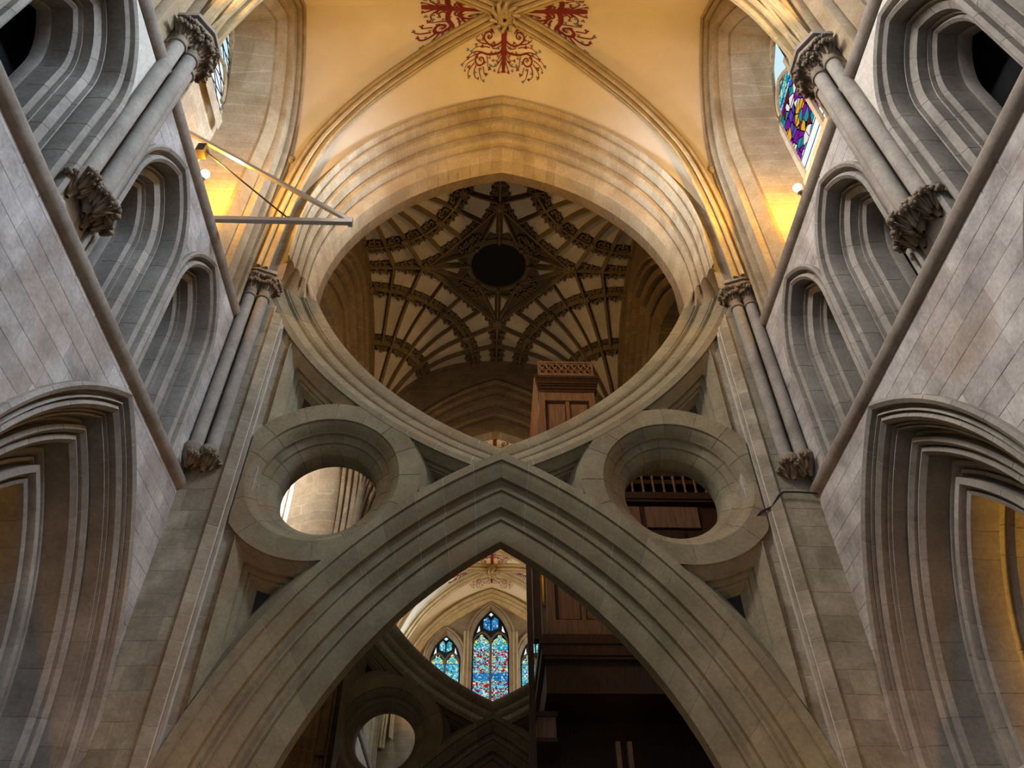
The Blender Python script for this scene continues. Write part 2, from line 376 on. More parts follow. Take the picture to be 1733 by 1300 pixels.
def shaft_cluster(s, pts, z0, z1, name, label, mir=False, abac=None, r=0.105, leaves=True, corb=True, ls=.8):
    """Attached vaulting shafts with a leafy corbel below and a stiff-leaf capital above."""
    Y = (lambda y: 2*YC-y) if mir else (lambda y: y)
    my = sum(p[1] for p in pts)/len(pts); mx = sum(p[0] for p in pts)/len(pts)
    t = empty(name, (s*mx, Y(my), z0), label, 'shaft', 'vaulting shafts on the transept walls')
    cap = sub_empty('capital', t); cob = sub_empty('corbel', t) if corb else None
    for x, y in pts:
        mb = MB(); mb.lathe([(r, z0), (r, z1-.46)], (s*x, Y(y)), 14); mb.build('shaft', M_MOULD, t, 40)
        mb = MB(); mb.lathe([(r, z1-.47), (r+.022, z1-.462), (r+.03, z1-.445), (r+.022, z1-.428), (r, z1-.42)], (s*x, Y(y)), 14); mb.build('annulet', M_STRING, t, 40)
        mb = MB(); mb.lathe([(r, z1-.43), (r+.01, z1-.3), (r+.035, z1-.14), (r+.08, z1-.02), (r+.09, z1)], (s*x, Y(y)), 14); mb.build('capital_bell', M_CARVE, cap, 40)
        if leaves:
            for k in range(7):
                a = -1.45+2.9*k/6+random.uniform(-.1, .1); a = a if s < 0 else PI-a
                place('leaf', LEAF, cap, (s*x+(r-.02)*cos(a), Y(y)+(r-.02)*sin(a), z1-.31+random.uniform(-.02, .02)), a, 0.12, ls*random.uniform(.85, 1.1))
            for k in range(6):
                a = -1.2+2.4*k/5; a = a if s < 0 else PI-a
                place('leaf', LEAF_S, cap, (s*x+(r+.05)*cos(a), Y(y)+(r+.05)*sin(a), z1-.21), a+random.uniform(-.2, .2), 0.15, ls*random.uniform(.8, 1.0))
        if corb:
            mb = MB(); mb.lathe([(r+.02, z0+.05), (r+.05, z0-.02), (r+.03, z0-.12), (r*.55, z0-.26), (.02, z0-.36)], (s*(x+.03), Y(y)), 12); mb.build('corbel_core', M_CARVE, cob, 40)
            if leaves:
                for k in range(5):
                    a = -1.3+2.6*k/4+random.uniform(-.2, .2); a = a if s < 0 else PI-a
                    place('leaf', LEAF, cob, (s*x+r*.5*cos(a), Y(y)+r*.5*sin(a), z0-.3+random.uniform(-.05, .05)), a, 0.2, ls*random.uniform(.85, 1.15))
    if abac:
        for d, za, zb in ((0, z1-.01, z1+.075), (.035, z1+.075, z1+.15)):
            mb = MB(); mb.prism([(s*(x-d if x < XW else x), Y(y+(d if y > my else -d))) for x, y in abac], za, zb); mb.build('abacus', M_STRING, cap)
    return t

def wall_plate(name, s, y0, y1, z0, z1, holes, mir, mat, parent=None, e=0.002, step=0.05, kind='structure'):
    """A wall face with arched openings left out (the mouldings cover the ragged edge)."""
    fr = fr_side(s, mir); mb = MB(); ny = max(1, round((y1-y0)/step)); nz = max(1, round((z1-z0)/step))
    def inside(y, z):
        for yc, A, ins in holes:
            x = abs(y-yc)
            if z < A.zc:
                if x < A.c+A.R-ins and z > A.zbot-.2: return True
            elif math.hypot(x-A.c, z-A.zc) < A.R-ins: return True
        return False
    ids = {}
    def vid(i, j):
        if (i, j) not in ids: ids[(i, j)] = len(mb.v); mb.v.append(fr(y0+(y1-y0)*i/ny, z0+(z1-z0)*j/nz, e))
        return ids[(i, j)]
    for i in range(ny):
        for j in range(nz):
            yy = y0+(y1-y0)*(i+.5)/ny; zz = z0+(z1-z0)*(j+.5)/nz
            if not inside(yy, zz): mb.f.append((vid(i, j), vid(i+1, j), vid(i+1, j+1), vid(i, j+1)))
    o = mb.build(name, mat, parent)
    if parent is None: o['kind'] = kind
    return o

def pane_mesh(parent, fr, q, mat, name='pane'):
    v = [fr(a, b, e) for e in (0, .012) for a, b in q]; n = len(q)
    f = [tuple(range(n)), tuple(range(2*n-1, n-1, -1))]+[(i, (i+1) % n, n+(i+1) % n, n+i) for i in range(n)]
    return mesh(name, v, f, mat, parent)

def glass_mat(name, stops, scale, strength, lines=True):
    m = bpy.data.materials.new(name); m.use_nodes = True; t = m.node_tree; N = t.nodes; L = t.links
    N.remove(N['Principled BSDF']); e = N.new('ShaderNodeEmission'); e.inputs[1].default_value = strength
    tc = N.new('ShaderNodeTexCoord'); vo = N.new('ShaderNodeTexVoronoi'); vo.inputs['Scale'].default_value = scale
    L.new(tc.outputs['Object'], vo.inputs['Vector'])
    sp = N.new('ShaderNodeSeparateColor'); L.new(vo.outputs['Color'], sp.inputs[0])
    cr = N.new('ShaderNodeValToRGB'); cr.color_ramp.interpolation = 'CONSTANT'; el = cr.color_ramp.elements
    while len(el) < len(stops): el.new(0.5)
    for i, (p, c) in enumerate(stops): el[i].position = p; el[i].color = (*c, 1)
    L.new(sp.outputs[0], cr.inputs['Fac'])
    v2 = N.new('ShaderNodeTexVoronoi'); v2.feature = 'DISTANCE_TO_EDGE'; v2.inputs['Scale'].default_value = scale; L.new(tc.outputs['Object'], v2.inputs['Vector'])
    gt = N.new('ShaderNodeMath'); gt.operation = 'GREATER_THAN'; gt.inputs[1].default_value = 0.055; L.new(v2.outputs['Distance'], gt.inputs[0])
    mm = N.new('ShaderNodeVectorMath'); mm.operation = 'SCALE'; L.new(cr.outputs[0], mm.inputs[0]); L.new(gt.outputs[0], mm.inputs['Scale'])
    L.new(mm.outputs[0], e.inputs[0]); L.new(e.outputs[0], N['Material Output'].inputs[0]); return m
G_CLEAR = emit('daylight_glass', (0.62, 0.86, 0.95), 1.1)
G_PALE = emit('pale_daylight_glass', (0.85, 0.92, 0.95), 1.15)
G_CYAN = glass_mat('cyan_stained_glass', [(0, (0.05, 0.62, 0.80)), (.3, (0.30, 0.85, 0.9)), (.55, (0.02, 0.33, 0.62)), (.72, (0.75, 0.95, 0.95)), (.9, (0.35, 0.75, 0.35))], 15, 1.0)
G_BLUE = glass_mat('blue_stained_glass', [(0, (0.03, 0.25, 0.65)), (.4, (0.06, 0.42, 0.85)), (.7, (0.02, 0.14, 0.45)), (.88, (0.5, 0.8, 0.95))], 14, 1.0)
G_RED = glass_mat('figured_stained_glass', [(0, (0.35, 0.01, 0.03)), (.2, (0.25, 0.78, 0.9)), (.48, (0.05, 0.45, 0.75)), (.66, (0.85, 0.92, 0.9)), (.8, (0.6, 0.03, 0.05)), (.92, (0.8, 0.6, 0.1))], 16, 1.0)
G_YEL = glass_mat('yellow_green_glass', [(0, (0.75, 0.80, 0.25)), (.6, (0.45, 0.75, 0.30)), (.85, (0.9, 0.95, 0.7))], 6, 1.0)
G_FIG = glass_mat('purple_figure_glass', [(0, (0.22, 0.01, 0.35)), (.3, (0.85, 0.45, 0.02)), (.45, (0.02, 0.30, 0.35)), (.6, (0.9, 0.85, 0.8)), (.75, (0.15, 0.01, 0.03)), (.86, (0.1, 0.08, 0.5))], 5, 1.0)

def clerestory(s, yc, mir, detail, sill, wn, label):
    fr = fr_side(s, mir, yc)
    a = empty('clerestory_arch', fr(0, 9.85, 0), label, 'arch', 'clerestory arches above the triforium')
    solid_arch('arch_moulding', CLE, CLE_PROF, fr, M_CLA, a, 22)
    if detail:
        for sd in (1, -1):
            x_, z_ = CLE.at(CLE.split()[0]*1.08, .03); c_ = Vector(fr(sd*x_, z_, -.06)); m_ = MB(); m_.ball(c_, (.06, .06, .08), 8, 6); m_.ball(c_+Vector((-s*.05, 0, -.01)), (.025, .025, .03), 6, 4); m_.ball(c_+Vector((0, 0, .06)), (.07, .065, .04), 8, 4); m_.build('carved_stop', M_RIB, a, 60)
    # the embrasure behind: splayed reveal, passage and back wall with the window
    IN = Arch(CLE.c, CLE.zc, CLE.R-.66, 9.85)
    mb = MB(); tt = [0]+lin(IN.split()[0], 1, 18)
    for sd in (1, -1): mb.grid(loft(IN, [(0, .42), (.02, .75), (.06, 1.25)], tt, fr, sd))
    mb.build('embrasure_reveal', M_CLER, a, 30)
    W = Arch(-1.1, 14.75, 2.18, sill)
    o = empty(f'window_{wn}', fr(0, sill, 1.25), kind='structure')
    mb = MB(); ny, nz = 22, 56; y0, y1, z0, z1 = -1.35, 1.35, 9.85, 17.6
    for i in range(ny):
        for j in range(nz):
            y = y0+(y1-y0)*(i+.5)/ny; z = z0+(z1-z0)*(j+.5)/nz; x = abs(y)
            hole = (sill < z < W.zc and x < W.c+W.R-.03) or (z >= W.zc and math.hypot(x-W.c, z-W.zc) < W.R-.03)
            if not hole: mb.grid([[fr(y0+(y1-y0)*(i+p)/ny, z0+(z1-z0)*(j+q)/nz, 1.25) for p in (0, 1)] for q in (0, 1)])
    mb.build('back_wall', M_CLER, a)
    mb = MB()
    for sd in (1, -1): mb.grid(loft(W, [(-.02, 1.24), (.0, 1.22), (.05, 1.26), (.07, 1.34), (.12, 1.34), (.14, 1.36)], [0]+lin(W.split()[0], 1, 12), fr, sd))
    mb.build('window_frame', M_CLER, o, 30)
    mb = MB(); mb.grid([[fr(y, sill-.0, e) for y in (-1.0, 1.0)] for e in (1.12, 1.5)]); mb.grid([[fr(y, z, 1.12) for y in (-1.0, 1.0)] for z in (sill-.35, sill)])
    mb.build('window_sill', M_CLER, o)
    if detail:
        mb = MB(); mb.bar(fr(0, sill, 1.29), fr(0, 15.6, 1.29), .09, .12, (1, 0, 0))
        for sd in (1, -1):
            SUB = Arch(-.25, 15.0, .70, 15.0); pts = []
            for t in lin(0, 1, 8):
                x, z = SUB.at(t, 0); pts.append(fr(sd*.47+x, z, 1.29))
            pts2 = [fr(sd*.47-SUB.at(t, 0)[0], SUB.at(t, 0)[1], 1.29) for t in lin(0, 1, 8)]
            mb.tube(pts, .05, 6); mb.tube(pts2, .05, 6)
        mb.build('mullion', M_CLER, o, 40)
        for sd in (-1, 1):
            zz = sill
            k = 0
            while zz < 15.5:
                z2 = min(zz+.42, 15.6)
                g = G_PALE if s < 0 else (G_FIG if 13.2 < zz < 14.9 else (G_CYAN if zz > 14.8 else G_PALE))
                for h in (0, 1):
                    x0 = sd*(.05+.49*h); x1 = sd*(.05+.49*h+.48)
                    zt = z2-.012
                    if zz > 15.0: x1 = sd*min(abs(x1), .05+.9-(zz-15.0)*.5*h)
                    pane_mesh(o, lambda p, q, e: fr(p, q, 1.31+e), [(x0, zz), (x1, zz), (x1, zt), (x0, zt)], g)
                zz = z2; k += 1
            pane_mesh(o, lambda p, q, e: fr(p, q, 1.315+e), [(sd*.05, 15.6), (sd*.8, 15.6), (sd*.45, 16.2), (sd*.05, 16.5)], G_CLEAR)
        mb = MB()
        zz = sill
        if s < 0:
            for k in range(9):
                for sd in (-1, 1):
                    mb.bar(fr(sd*.06, sill+k*.36, 1.30), fr(sd*1.03, sill+k*.36+.5, 1.30), .014, .014); mb.bar(fr(sd*.06, sill+k*.36+.5, 1.30), fr(sd*1.03, sill+k*.36, 1.30), .014, .014)
        for k in range(12): mb.bar(fr(-1.04, sill+k*.26, 1.30), fr(1.04, sill+k*.26, 1.30), .012, .012)
        mb.build('glazing_bars', M_LEAD, o)
    else:
        q = [(-.93, sill)]+[(.93, sill)]+[(W.at(t, .02)[0], W.at(t, .02)[1]) for t in lin(W.split()[0], 1, 6)]+[(-W.at(t, .02)[0], W.at(t, .02)[1]) for t in lin(1, W.split()[0], 6)]
        pane_mesh(o, lambda p, q_, e: fr(p, q_, 1.31+e), q, G_PALE)

BAYS = {1: (6.45, 6.65), 2: (2.55, 2.75), 3: (-1.35, -1.15)}
def transept_wall(s, mir=False):
    side = SIDE[s]; tagn = 'far ' if mir else ''
    y_end = 8.72
    fs = lambda yc: fr_side(s, mir, yc)
    holes = []
    for b, (yv, ya) in BAYS.items():
        if not mir and b < 3:
            holes.append((ya, ARC, .035))
            for d in (-.83, .82): holes.append((yv+d, LAN, .035))
        holes.append((yv, CLE, .02))
    wname = f'wall_{side}' if not mir else f'wall_{side}_far'
    w1 = wall_plate(wname, s, -3.4, y_end, FLOOR, 9.8, holes, mir, M_MORTAR if not mir else M_CLER)
    w2 = wall_plate(f'wall_{side}_upper' if not mir else f'wall_{side}_upper_far', s, -3.4, y_end, 9.8, 18.4, holes, mir, M_CLER if mir else M_WALL)
    # triforium gallery behind
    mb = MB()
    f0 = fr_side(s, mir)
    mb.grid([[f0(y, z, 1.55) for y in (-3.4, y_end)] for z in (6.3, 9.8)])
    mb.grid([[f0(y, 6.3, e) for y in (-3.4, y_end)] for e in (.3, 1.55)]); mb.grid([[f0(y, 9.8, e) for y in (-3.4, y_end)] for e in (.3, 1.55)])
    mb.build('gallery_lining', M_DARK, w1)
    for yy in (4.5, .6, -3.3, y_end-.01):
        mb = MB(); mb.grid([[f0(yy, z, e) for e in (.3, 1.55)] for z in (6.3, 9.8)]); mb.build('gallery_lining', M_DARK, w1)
    if not mir:
        rnd = random.Random(3 if s < 0 else 5)
        f = fr_side(s)
        for q in courses(2.6, y_end, 2.6, 6.42, .25, .44):
            ps = [q]
            for b in (1, 2):
                ps = [r for p in ps for r in outside(p, BAYS[b][1], ARC)]
            for p in ps: block(p, f, M_WALL, w1, .003)
        for q in courses(4.6, y_end, 6.52, 9.72, .29, .5):
            ps = [q]
            for d in (-.83, .82): ps = [r for p in ps for r in outside(p, 6.45+d, LAN)]
            for p in ps: block(p, f, M_WALL, w1, .003)
    # string courses
    for z, nm in ((6.45, 'lower'), (9.78, 'upper')):
        mb = MB(); rows = []
        for y in (-3.4, y_end-(.05 if z < 8 else .3)):
            rows.append([f0(y, z+dz, -e) for e, dz in ((-.02, -.11), (.03, -.10), (.075, -.06), (.10, 0), (.085, .05), (.05, .085), (-.02, .10))])
        mb.grid(rows)
        b0 = len(mb.v)-7; mb.f.append(tuple(range(b0, b0+7)))
        o = mb.build(f'trim_{nm}_{side}' + ('_far' if mir else ''), M_STRING, None, 50); o['kind'] = 'structure'
    names = {1: 'next to the crossing pier', 2: 'nearer the viewer, cut by the picture edge', 3: 'behind the viewer'}
    for b, (yv, ya) in BAYS.items():
        if mir or b == 3: continue
        t = empty('arcade_arch', fs(ya)(0, 2.45, 0), f'moulded pointed arcade arch low in the {side} wall, {"whole, beside the crossing pier" if b == 1 else "cut off by the picture edge"}', 'arch', 'aisle arcade arches')
        if b == 1 and not mir:
            stone_arch(t, ARC, ARC_ORD, fs(ya), M_MOULD, .55, .005, sub=4)
        else:
            solid_arch('arch_moulding', ARC, [p for o in ARC_ORD for p in o], fs(ya), M_MOULD, t, 18 if not mir else 10)
        # clustered pier below the arch on its far side
        mb = MB()
        for k, (n, e) in enumerate(((.06, .03), (.24, .11), (.42, .34), (.58, .40), (.8, .62), (1.0, .68), (1.04, 1.0))):
            for sd in (1, -1):
                x, z = ARC.at(0, n); c = fs(ya)(sd*x, 0, e); mb.lathe([(.085, FLOOR), (.085, 2.1), (.10, 2.12), (.16, 2.36), (.19, 2.40), (.19, 2.47)], (c[0], c[1]), 8)
        mb.build('pier_shafts', M_MOULD, t, 40)
        mb = MB()
        for sd in (1, -1):
            a0 = fs(ya)(sd*2.12, FLOOR, .12); a1 = fs(ya)(sd*1.0, 2.45, 1.25); mb.box([min(a0[i], a1[i]) for i in range(3)], [max(a0[i], a1[i]) for i in range(3)]) if False else None
        for d, pos in ((-.83, 'first'), (.82, 'second')):
            near = (('smallest, beside the crossing pier', 'between the triple shaft and the pier') if d > 0 else ('middle one, right after the triple shaft',)*2)[0] if b == 1 else ('nearest in view, cut by the frame' if d > 0 else 'outside the frame beside it')
            t = empty('triforium_arch', fs(yv+d)(0, 6.5, 0), f'moulded triforium lancet on the {side} wall, {near}', 'arch', 'triforium lancets')
            if not mir and (b == 1 or (b == 2 and d > 0)):
                stone_arch(t, LAN, LAN_ORD, fs(yv+d), M_MOULD, .6, .005, sub=5)
                solid_arch('inner_shaft_moulding', LAN, LAN_IN, fs(yv+d), M_MOULD, t, 14)
                mb = MB()
                for sd in (1, -1):
                    x, z = LAN.at(0, .515); c = fs(yv+d)(sd*x, 0, .67)
                    for k in range(3): mb.lathe([(.03, 6.72+k*.05), (.055, 6.735+k*.05), (.03, 6.75+k*.05)], (c[0], c[1]), 8)
                mb.build('shaft_ring', M_IRON, t, 40)
            elif not mir or b == 1:
                solid_arch('arch_moulding', LAN, [p for o in LAN_ORD for p in o], fs(yv+d), M_MOULD, t, 10)
            else:
                solid_arch('arch_moulding', LAN, [p for o in LAN_ORD for p in o], fs(yv+d), M_MOULD, t, 8)
    wn = {(-1, False): 1, (1, False): 4, (-1, True): 7, (1, True): 10}[(s, mir)]
    for b, (yv, ya) in BAYS.items():
        sill = 14.35 if (s < 0 and not mir) else 12.6
        clerestory(s, yv, mir, (b == 1 and not mir), sill, wn+b-1, f'{"far transept " if mir else ""}clerestory arch on the {side}, {("first", "second", "third")[b-1]} bay from the crossing')
    # shafts between the bays
    for k, yy in enumerate((4.5, .6)):
        if k == 1 and mir: continue
        ab = [(XW+.05, yy-.36), (4.20, yy-.36), (4.04, yy-.12), (4.04, yy+.12), (4.20, yy+.36), (XW+.05, yy+.36)]
        shaft_cluster(s, [(4.35, yy-.19), (4.25, yy), (4.35, yy+.19)], 7.05, 10.75, 'vaulting_shaft',
                      f'triple vaulting shaft on the {side} wall with leafy corbel and capital' if k == 0 and not mir else f'triple vaulting shaft on the {side} wall {"of the far transept" if mir else "behind the viewer"}', mir, ab, .095, leaves=(k == 0 and not mir), ls=.8)
    ab = [(XW+.05, 8.34), (4.24, 8.34), (3.96, 8.46), (3.93, 8.62), (3.93, 8.8), (XW+.05, 8.8)]
    shaft_cluster(s, [(4.29, 8.50), (4.08, 8.57)], 6.95, 10.72, 'vaulting_shaft', f'paired vaulting shaft in the {side} corner against the {"far" if mir else "near"} crossing pier', mir, ab, .095, leaves=not mir, ls=.72)
for s in (-1, 1): transept_wall(s)

# ------------------------------------------------------------------ near crossing arch, piers, scissor arches
GA = Arch(-1.9, 12.26, 5.69, 11.2, c2=-1.3, zc2=11.4, R2=4.78, nmax=1.0)
GAJ = Arch(-1.9, 12.26, 5.69, FLOOR, c2=-1.3, zc2=11.4, R2=4.78, nmax=1.0)
GA_ORD = [
    [(0, .06), (0, -.06), (.025, -.10), (.07, -.09), (.09, -.02), (.094, .09), (.115, .10), (.12, .03), (.19, .03)],
    [(.19, .03), (.215, .045), (.235, .12), (.243, .33), (.275, .34), (.28, .215), (.40, .215)],
    [(.40, .215), (.45, .235), (.475, .32), (.483, .52), (.515, .53), (.52, .395), (.64, .395)],
    [(.64, .395), (.69, .41), (.725, .48), (.733, .66), (.762, .67), (.767, .545), (.82, .55)],
    [(.82, .55), (.90, .59), (1.0, .68), (1.0, 1.0)]]
GA_FRONT = [p for o in GA_ORD for p in o]
GA_BACK = [(1.0, 1.0)]+[(n, 1.8-e*.82) for n, e in reversed(GA_FRONT[:-2])]
Y_GA = 8.40
GA_T = t = empty('crossing_arch', (0, Y_GA, 10.95), 'golden lit great pointed crossing arch of many stone orders, nearest the viewer', 'arch')
stone_arch(t, GA, GA_ORD, fr_front(Y_GA), M_ARCH, .30, .005, sub=3)
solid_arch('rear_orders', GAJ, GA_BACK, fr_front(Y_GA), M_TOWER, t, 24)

def rot_frame(k, d0):        # e runs outward from the tower: 0 at the tower face
    a = k*PI/2
    def f(x, z, e):
        px, py = x, d0+e      # side k=0 faces north (+Y)
        return (px*cos(a)-py*sin(a), YC+px*sin(a)+py*cos(a), z)
    return f
TOW_PROF = [(n, e*.82) for n, e in GA_FRONT[:-2]]+[(1.0, .62), (1.0, 1.0), (.75, 1.2), (.4, 1.5), (0, 1.8)]
for k, nm, lab in ((0, 'north', 'dim brown pointed crossing arch on the far side of the tower'), (1, 'west', 'tower arch on the left opening to the bright nave'), (3, 'east', 'tower arch on the right above the organ')):
    t = empty('crossing_arch', rot_frame(k, TH)(0, FLOOR, 0), lab, 'arch')
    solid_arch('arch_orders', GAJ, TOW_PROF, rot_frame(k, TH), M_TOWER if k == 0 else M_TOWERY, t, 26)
def tower_wall(k, nm):
    f = rot_frame(k, TH); mb = MB(); n = 52; z0, z1 = FLOOR, 19.2; nz = 120
    for i in range(n):
        for j in range(nz):
            x = -TH+2*TH*(i+.5)/n; z = z0+(z1-z0)*(j+.5)/nz; ax = abs(x); c, zc, R = GAJ.par(.12)
            if (z < zc and ax < c+R) or (z >= zc and math.hypot(ax-c, z-zc) < R): continue
            mb.grid([[f(-TH+2*TH*(i+p)/n, z0+(z1-z0)*(j+q)/nz, .02) for p in (0, 1)] for q in (0, 1)])
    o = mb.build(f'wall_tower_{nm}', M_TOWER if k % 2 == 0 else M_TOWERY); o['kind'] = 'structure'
    bm = bmesh.new(); bm.from_mesh(o.data); bmesh.ops.remove_doubles(bm, verts=bm.verts, dist=1e-4); bm.to_mesh(o.data); bm.free()
for k, nm in ((0, 'north'), (1, 'west'), (2, 'south'), (3, 'east')): tower_wall(k, nm)
for k in range(4):           # slender corner shafts inside the tower
    a = PI/4+k*PI/2; c = (0+(TH-.06)*sqrt(2)*cos(a), YC+(TH-.06)*sqrt(2)*sin(a))
    mb = MB(); mb.lathe([(.12, 6), (.12, 15.0)], c, 10); mb.lathe([(.12, 14.9), (.16, 15.0), (.2, 15.2), (.21, 15.25), (.21, 15.35)], c, 10)
    o = mb.build('corner_shaft', M_FANRIB, None, 40)
    tag(o, f'slender shaft in the {("far right", "far left", "near left", "near right")[k]} corner of the tower', 'shaft', 'tower corner shafts')

KC, KZ, KR = 2.5, 6.66, 1.36
LO_C, LO_Z, LO_R, LO_N = -3.32, .56, 7.36, 1.06
IN_C, IN_Z, IN_R, IN_N = -2.58, 13.50, 7.27, .82
# crossing piers either side of the near scissor arch
STRIPS = [((4.46, 8.66), (3.84, 8.64)), ((3.84, 8.60), (3.70, 8.67)), ((3.695, 8.74), (3.69, 8.70)), ((3.69, 8.70), (3.65, 8.71)), ((3.65, 8.78), (3.54, 8.80)), ((3.53, 8.77), (3.45, 8.80)), ((3.45, 8.82), (3.37, 9.0))]
def pier(s, mir=False):
    wf = empty(f'wall_front_{SIDE[s]}'+('_far' if mir else ''), (s*3.9, 8.7 if not mir else 2*YC-8.7, FLOOR), kind='structure')
    my = (lambda y: 2*YC-y) if mir else (lambda y: y)
    line = [p for st in STRIPS for p in st]+[(3.36, 9.4), (3.5, 10.2)]
    mb = MB()
    for (xa, ya), (xb, yb_) in zip(line[:-1], line[1:]):
        xm = min(xa, xb); zt = 13.5-sqrt(max(.01, 7.23**2-(min(xm, 4.2)+2.58)**2)) if ya < 9.2 else 9.6
        mb.grid([[(s*x, my(y+.002), z) for x, y in ((xa, ya), (xb, yb_))] for z in (FLOOR, min(zt, 11.2))])
    mb.build('mortar_bed', M_MORTAR if not mir else M_PIER, wf)
    if mir: return
    for k, (a, b) in enumerate(STRIPS):
        d = Vector((b[0]-a[0], b[1]-a[1])); L = d.length; d.normalize(); nr = Vector((d.y, -d.x))
        if nr.y > 0: nr = -nr
        fr = lambda q, z, e, a=a, d=d, nr=nr: (s*(a[0]+d.x*q-nr.x*e), a[1]+d.y*q-nr.y*e, z)
        if L < .06:
            mb = MB(); mb.grid([[fr(q, z, 0) for q in (0, L)] for z in (FLOOR, 9.7)]); mb.build('fillet_moulding', M_PIER, wf); continue
        for q in courses(0, L, 1.4, 11.0, .31, .34 if L > .4 else 9.0):
            m = (sum(p[0] for p in q)/4, sum(p[1] for p in q)/4); xx = a[0]+d.x*m[0]; dd = Vector((xx-IN_C, m[1]-IN_Z)).normalized()
            px, pz = IN_C+(IN_R-.03)*dd.x, IN_Z+(IN_R-.03)*dd.y; qq = clip(q, ((px-a[0])/d.x, pz), (dd.x*d.x, dd.y))
            if len(qq) >= 3: block(qq, fr, M_PIER, wf, .003)
for s in (-1, 1): pier(s); pier(s, True)
# wall above the pier up to the vault, behind the hood of the crossing arch
def upper_front(Y, nm, mat):
    mb = MB(); n = 60; nz = 60
    for i in range(n):
        for j in range(nz):
            x = -XW+2*XW*(i+.5)/n; z = 10.7+8.2*(j+.5)/nz; ax = abs(x); c, zc, R = GA.par(.08)
            if (z < zc and ax < c+R) or (z >= zc and math.hypot(ax-c, z-zc) < R): continue
            mb.grid([[(-XW+2*XW*(i+p)/n, Y, 10.7+8.2*(j+q)/nz) for p in (0, 1)] for q in (0, 1)])
    o = mb.build(nm, mat); o['kind'] = 'structure'
upper_front(8.46, 'wall_front_upper', M_PIER); upper_front(2*YC-8.46, 'wall_front_upper_far', M_PIER)

Y_SC = 8.70
def sc_prof(tot, off=0.0):
    k = tot/.92; g = .77
    o1 = [(-.02, .36), (0, .05), (.005, .0), (.11, .0), (.116, .05), (.13, .045), (.20, .08), (.27, .16), (.283, .165), (.288, .26), (.325, .30), (.38, .27)]
    o2 = [(.38, .27), (.40, .275), (.408, .325), (.425, .315), (.47, .325), (.555, .40), (.568, .405), (.573, .50), (.61, .53), (.67, .495)]
    o3 = [(.67, .495), (.69, .50), (.697, .555), (.715, .535), (.80, .545), (.905, .60), (.92, .615), (.92, .80)]
    f = lambda o: [(n*k, e*g+off) for n, e in o]
    return [f(o1), f(o2), f(o3)]
def sc_back(tot, off=0.0):
    p = [q for o in sc_prof(tot) for q in o]; m = .57
    return [(n, 2*m-e+off) for n, e in reversed(p[1:])]
class SegClamp(Seg):
    def at(s, t, n):
        x, z = Seg.at(s, t, n); d = math.hypot(x-LO_C, z-LO_Z)
        if d < LO_R-.03: k = (LO_R-.03)/d; x, z = LO_C+(x-LO_C)*k, LO_Z+(z-LO_Z)*k
        return max(x, 0.0), z
class Ring(Seg):
    def at(s, t, n):
        r = s.R-n; a = 2*PI*t; c, q = cos(a), sin(a)
        def ok(r): return math.hypot(KC+r*c-LO_C, KZ+r*q-LO_Z) > LO_R-.05 and math.hypot(KC+r*c-IN_C, KZ+r*q-IN_Z) > IN_R-.05 and KC+r*c < 3.56
        def ok2(r):
            x, z = KC+r*c, KZ+r*q
            return (math.hypot(x-LO_C, z-LO_Z) > LO_R-.05) and (math.hypot(x-IN_C, z-IN_Z) > IN_R-.05) and x < 3.62
        while r > .72 and not ok2(r): r -= .01
        return KC+r*c, KZ+r*q
lo = Seg(LO_C, LO_Z, LO_R, lambda r: asin(max(-1, (FLOOR-LO_Z)/r)), lambda r: acos(-LO_C/r))
inv = SegClamp(IN_C, IN_Z, IN_R, lambda r: -acos(-IN_C/r), lambda r: -asin((IN_Z-11.0)/r))
def in_spandrel(x, z, d):
    x = abs(x)
    if x > 3.47-d or x < .02: return False
    if math.hypot(x-KC, z-KZ) < KR+d: return False
    if math.hypot(x-LO_C, z-LO_Z) < LO_R+.005+d: return False
    if math.hypot(x-IN_C, z-IN_Z) < IN_R+.005+d: return False
    return True
def spandrel_rows(cx, cz, levels, fr, sd):
    angs = [2*PI*i/96 for i in range(96)]
    rows = []
    for d, e in levels:
        row = []
        for a in angs:
            lo_, hi = 0.0, 2.6
            if not in_spandrel(cx, cz, d): r = 0.004
            else:
                # first exit along the ray
                r = 0.0; st = .02
                while r < 2.6 and in_spandrel(cx+(r+st)*cos(a), cz+(r+st)*sin(a), d): r += st
                b0, b1 = r, r+st
                for _ in range(8):
                    mdl = (b0+b1)/2
                    if in_spandrel(cx+mdl*cos(a), cz+mdl*sin(a), d): b0 = mdl
                    else: b1 = mdl
                r = b0
            row.append(fr(sd*(cx+r*cos(a)), cz+r*sin(a), e))
        rows.append(row)
    return rows
def incentre(cx, cz):
    best = (0, cx, cz)
    for _ in range(3):
        b0 = best; st = (.12, .04, .012)[_]
        for i in range(-8, 9):
            for j in range(-10, 11):
                x, z = b0[1]+i*st, b0[2]+j*st; d = best[0]
                if not in_spandrel(x, z, d): continue
                while in_spandrel(x, z, d+.004): d += .004
                if d > best[0]: best = (d, x, z)
    return best
SP_LEV = [(.0, .02), (.012, .05), (.07, .09), (.135, .165), (.145, .17), (.155, .23), (.21, .255), (.22, .29), (.25, .295), (.30, .36), (.33, .40)]
KPROF = [[(0, .30), (0, .012), (.30, .012), (.306, .045), (.325, .05), (.37, .085), (.425, .165), (.437, .17)],
         [(.437, .17), (.447, .225), (.50, .265), (.54, .275), (.548, .31), (.60, .345), (.655, .42), (.66, .43), (.66, .71)]]
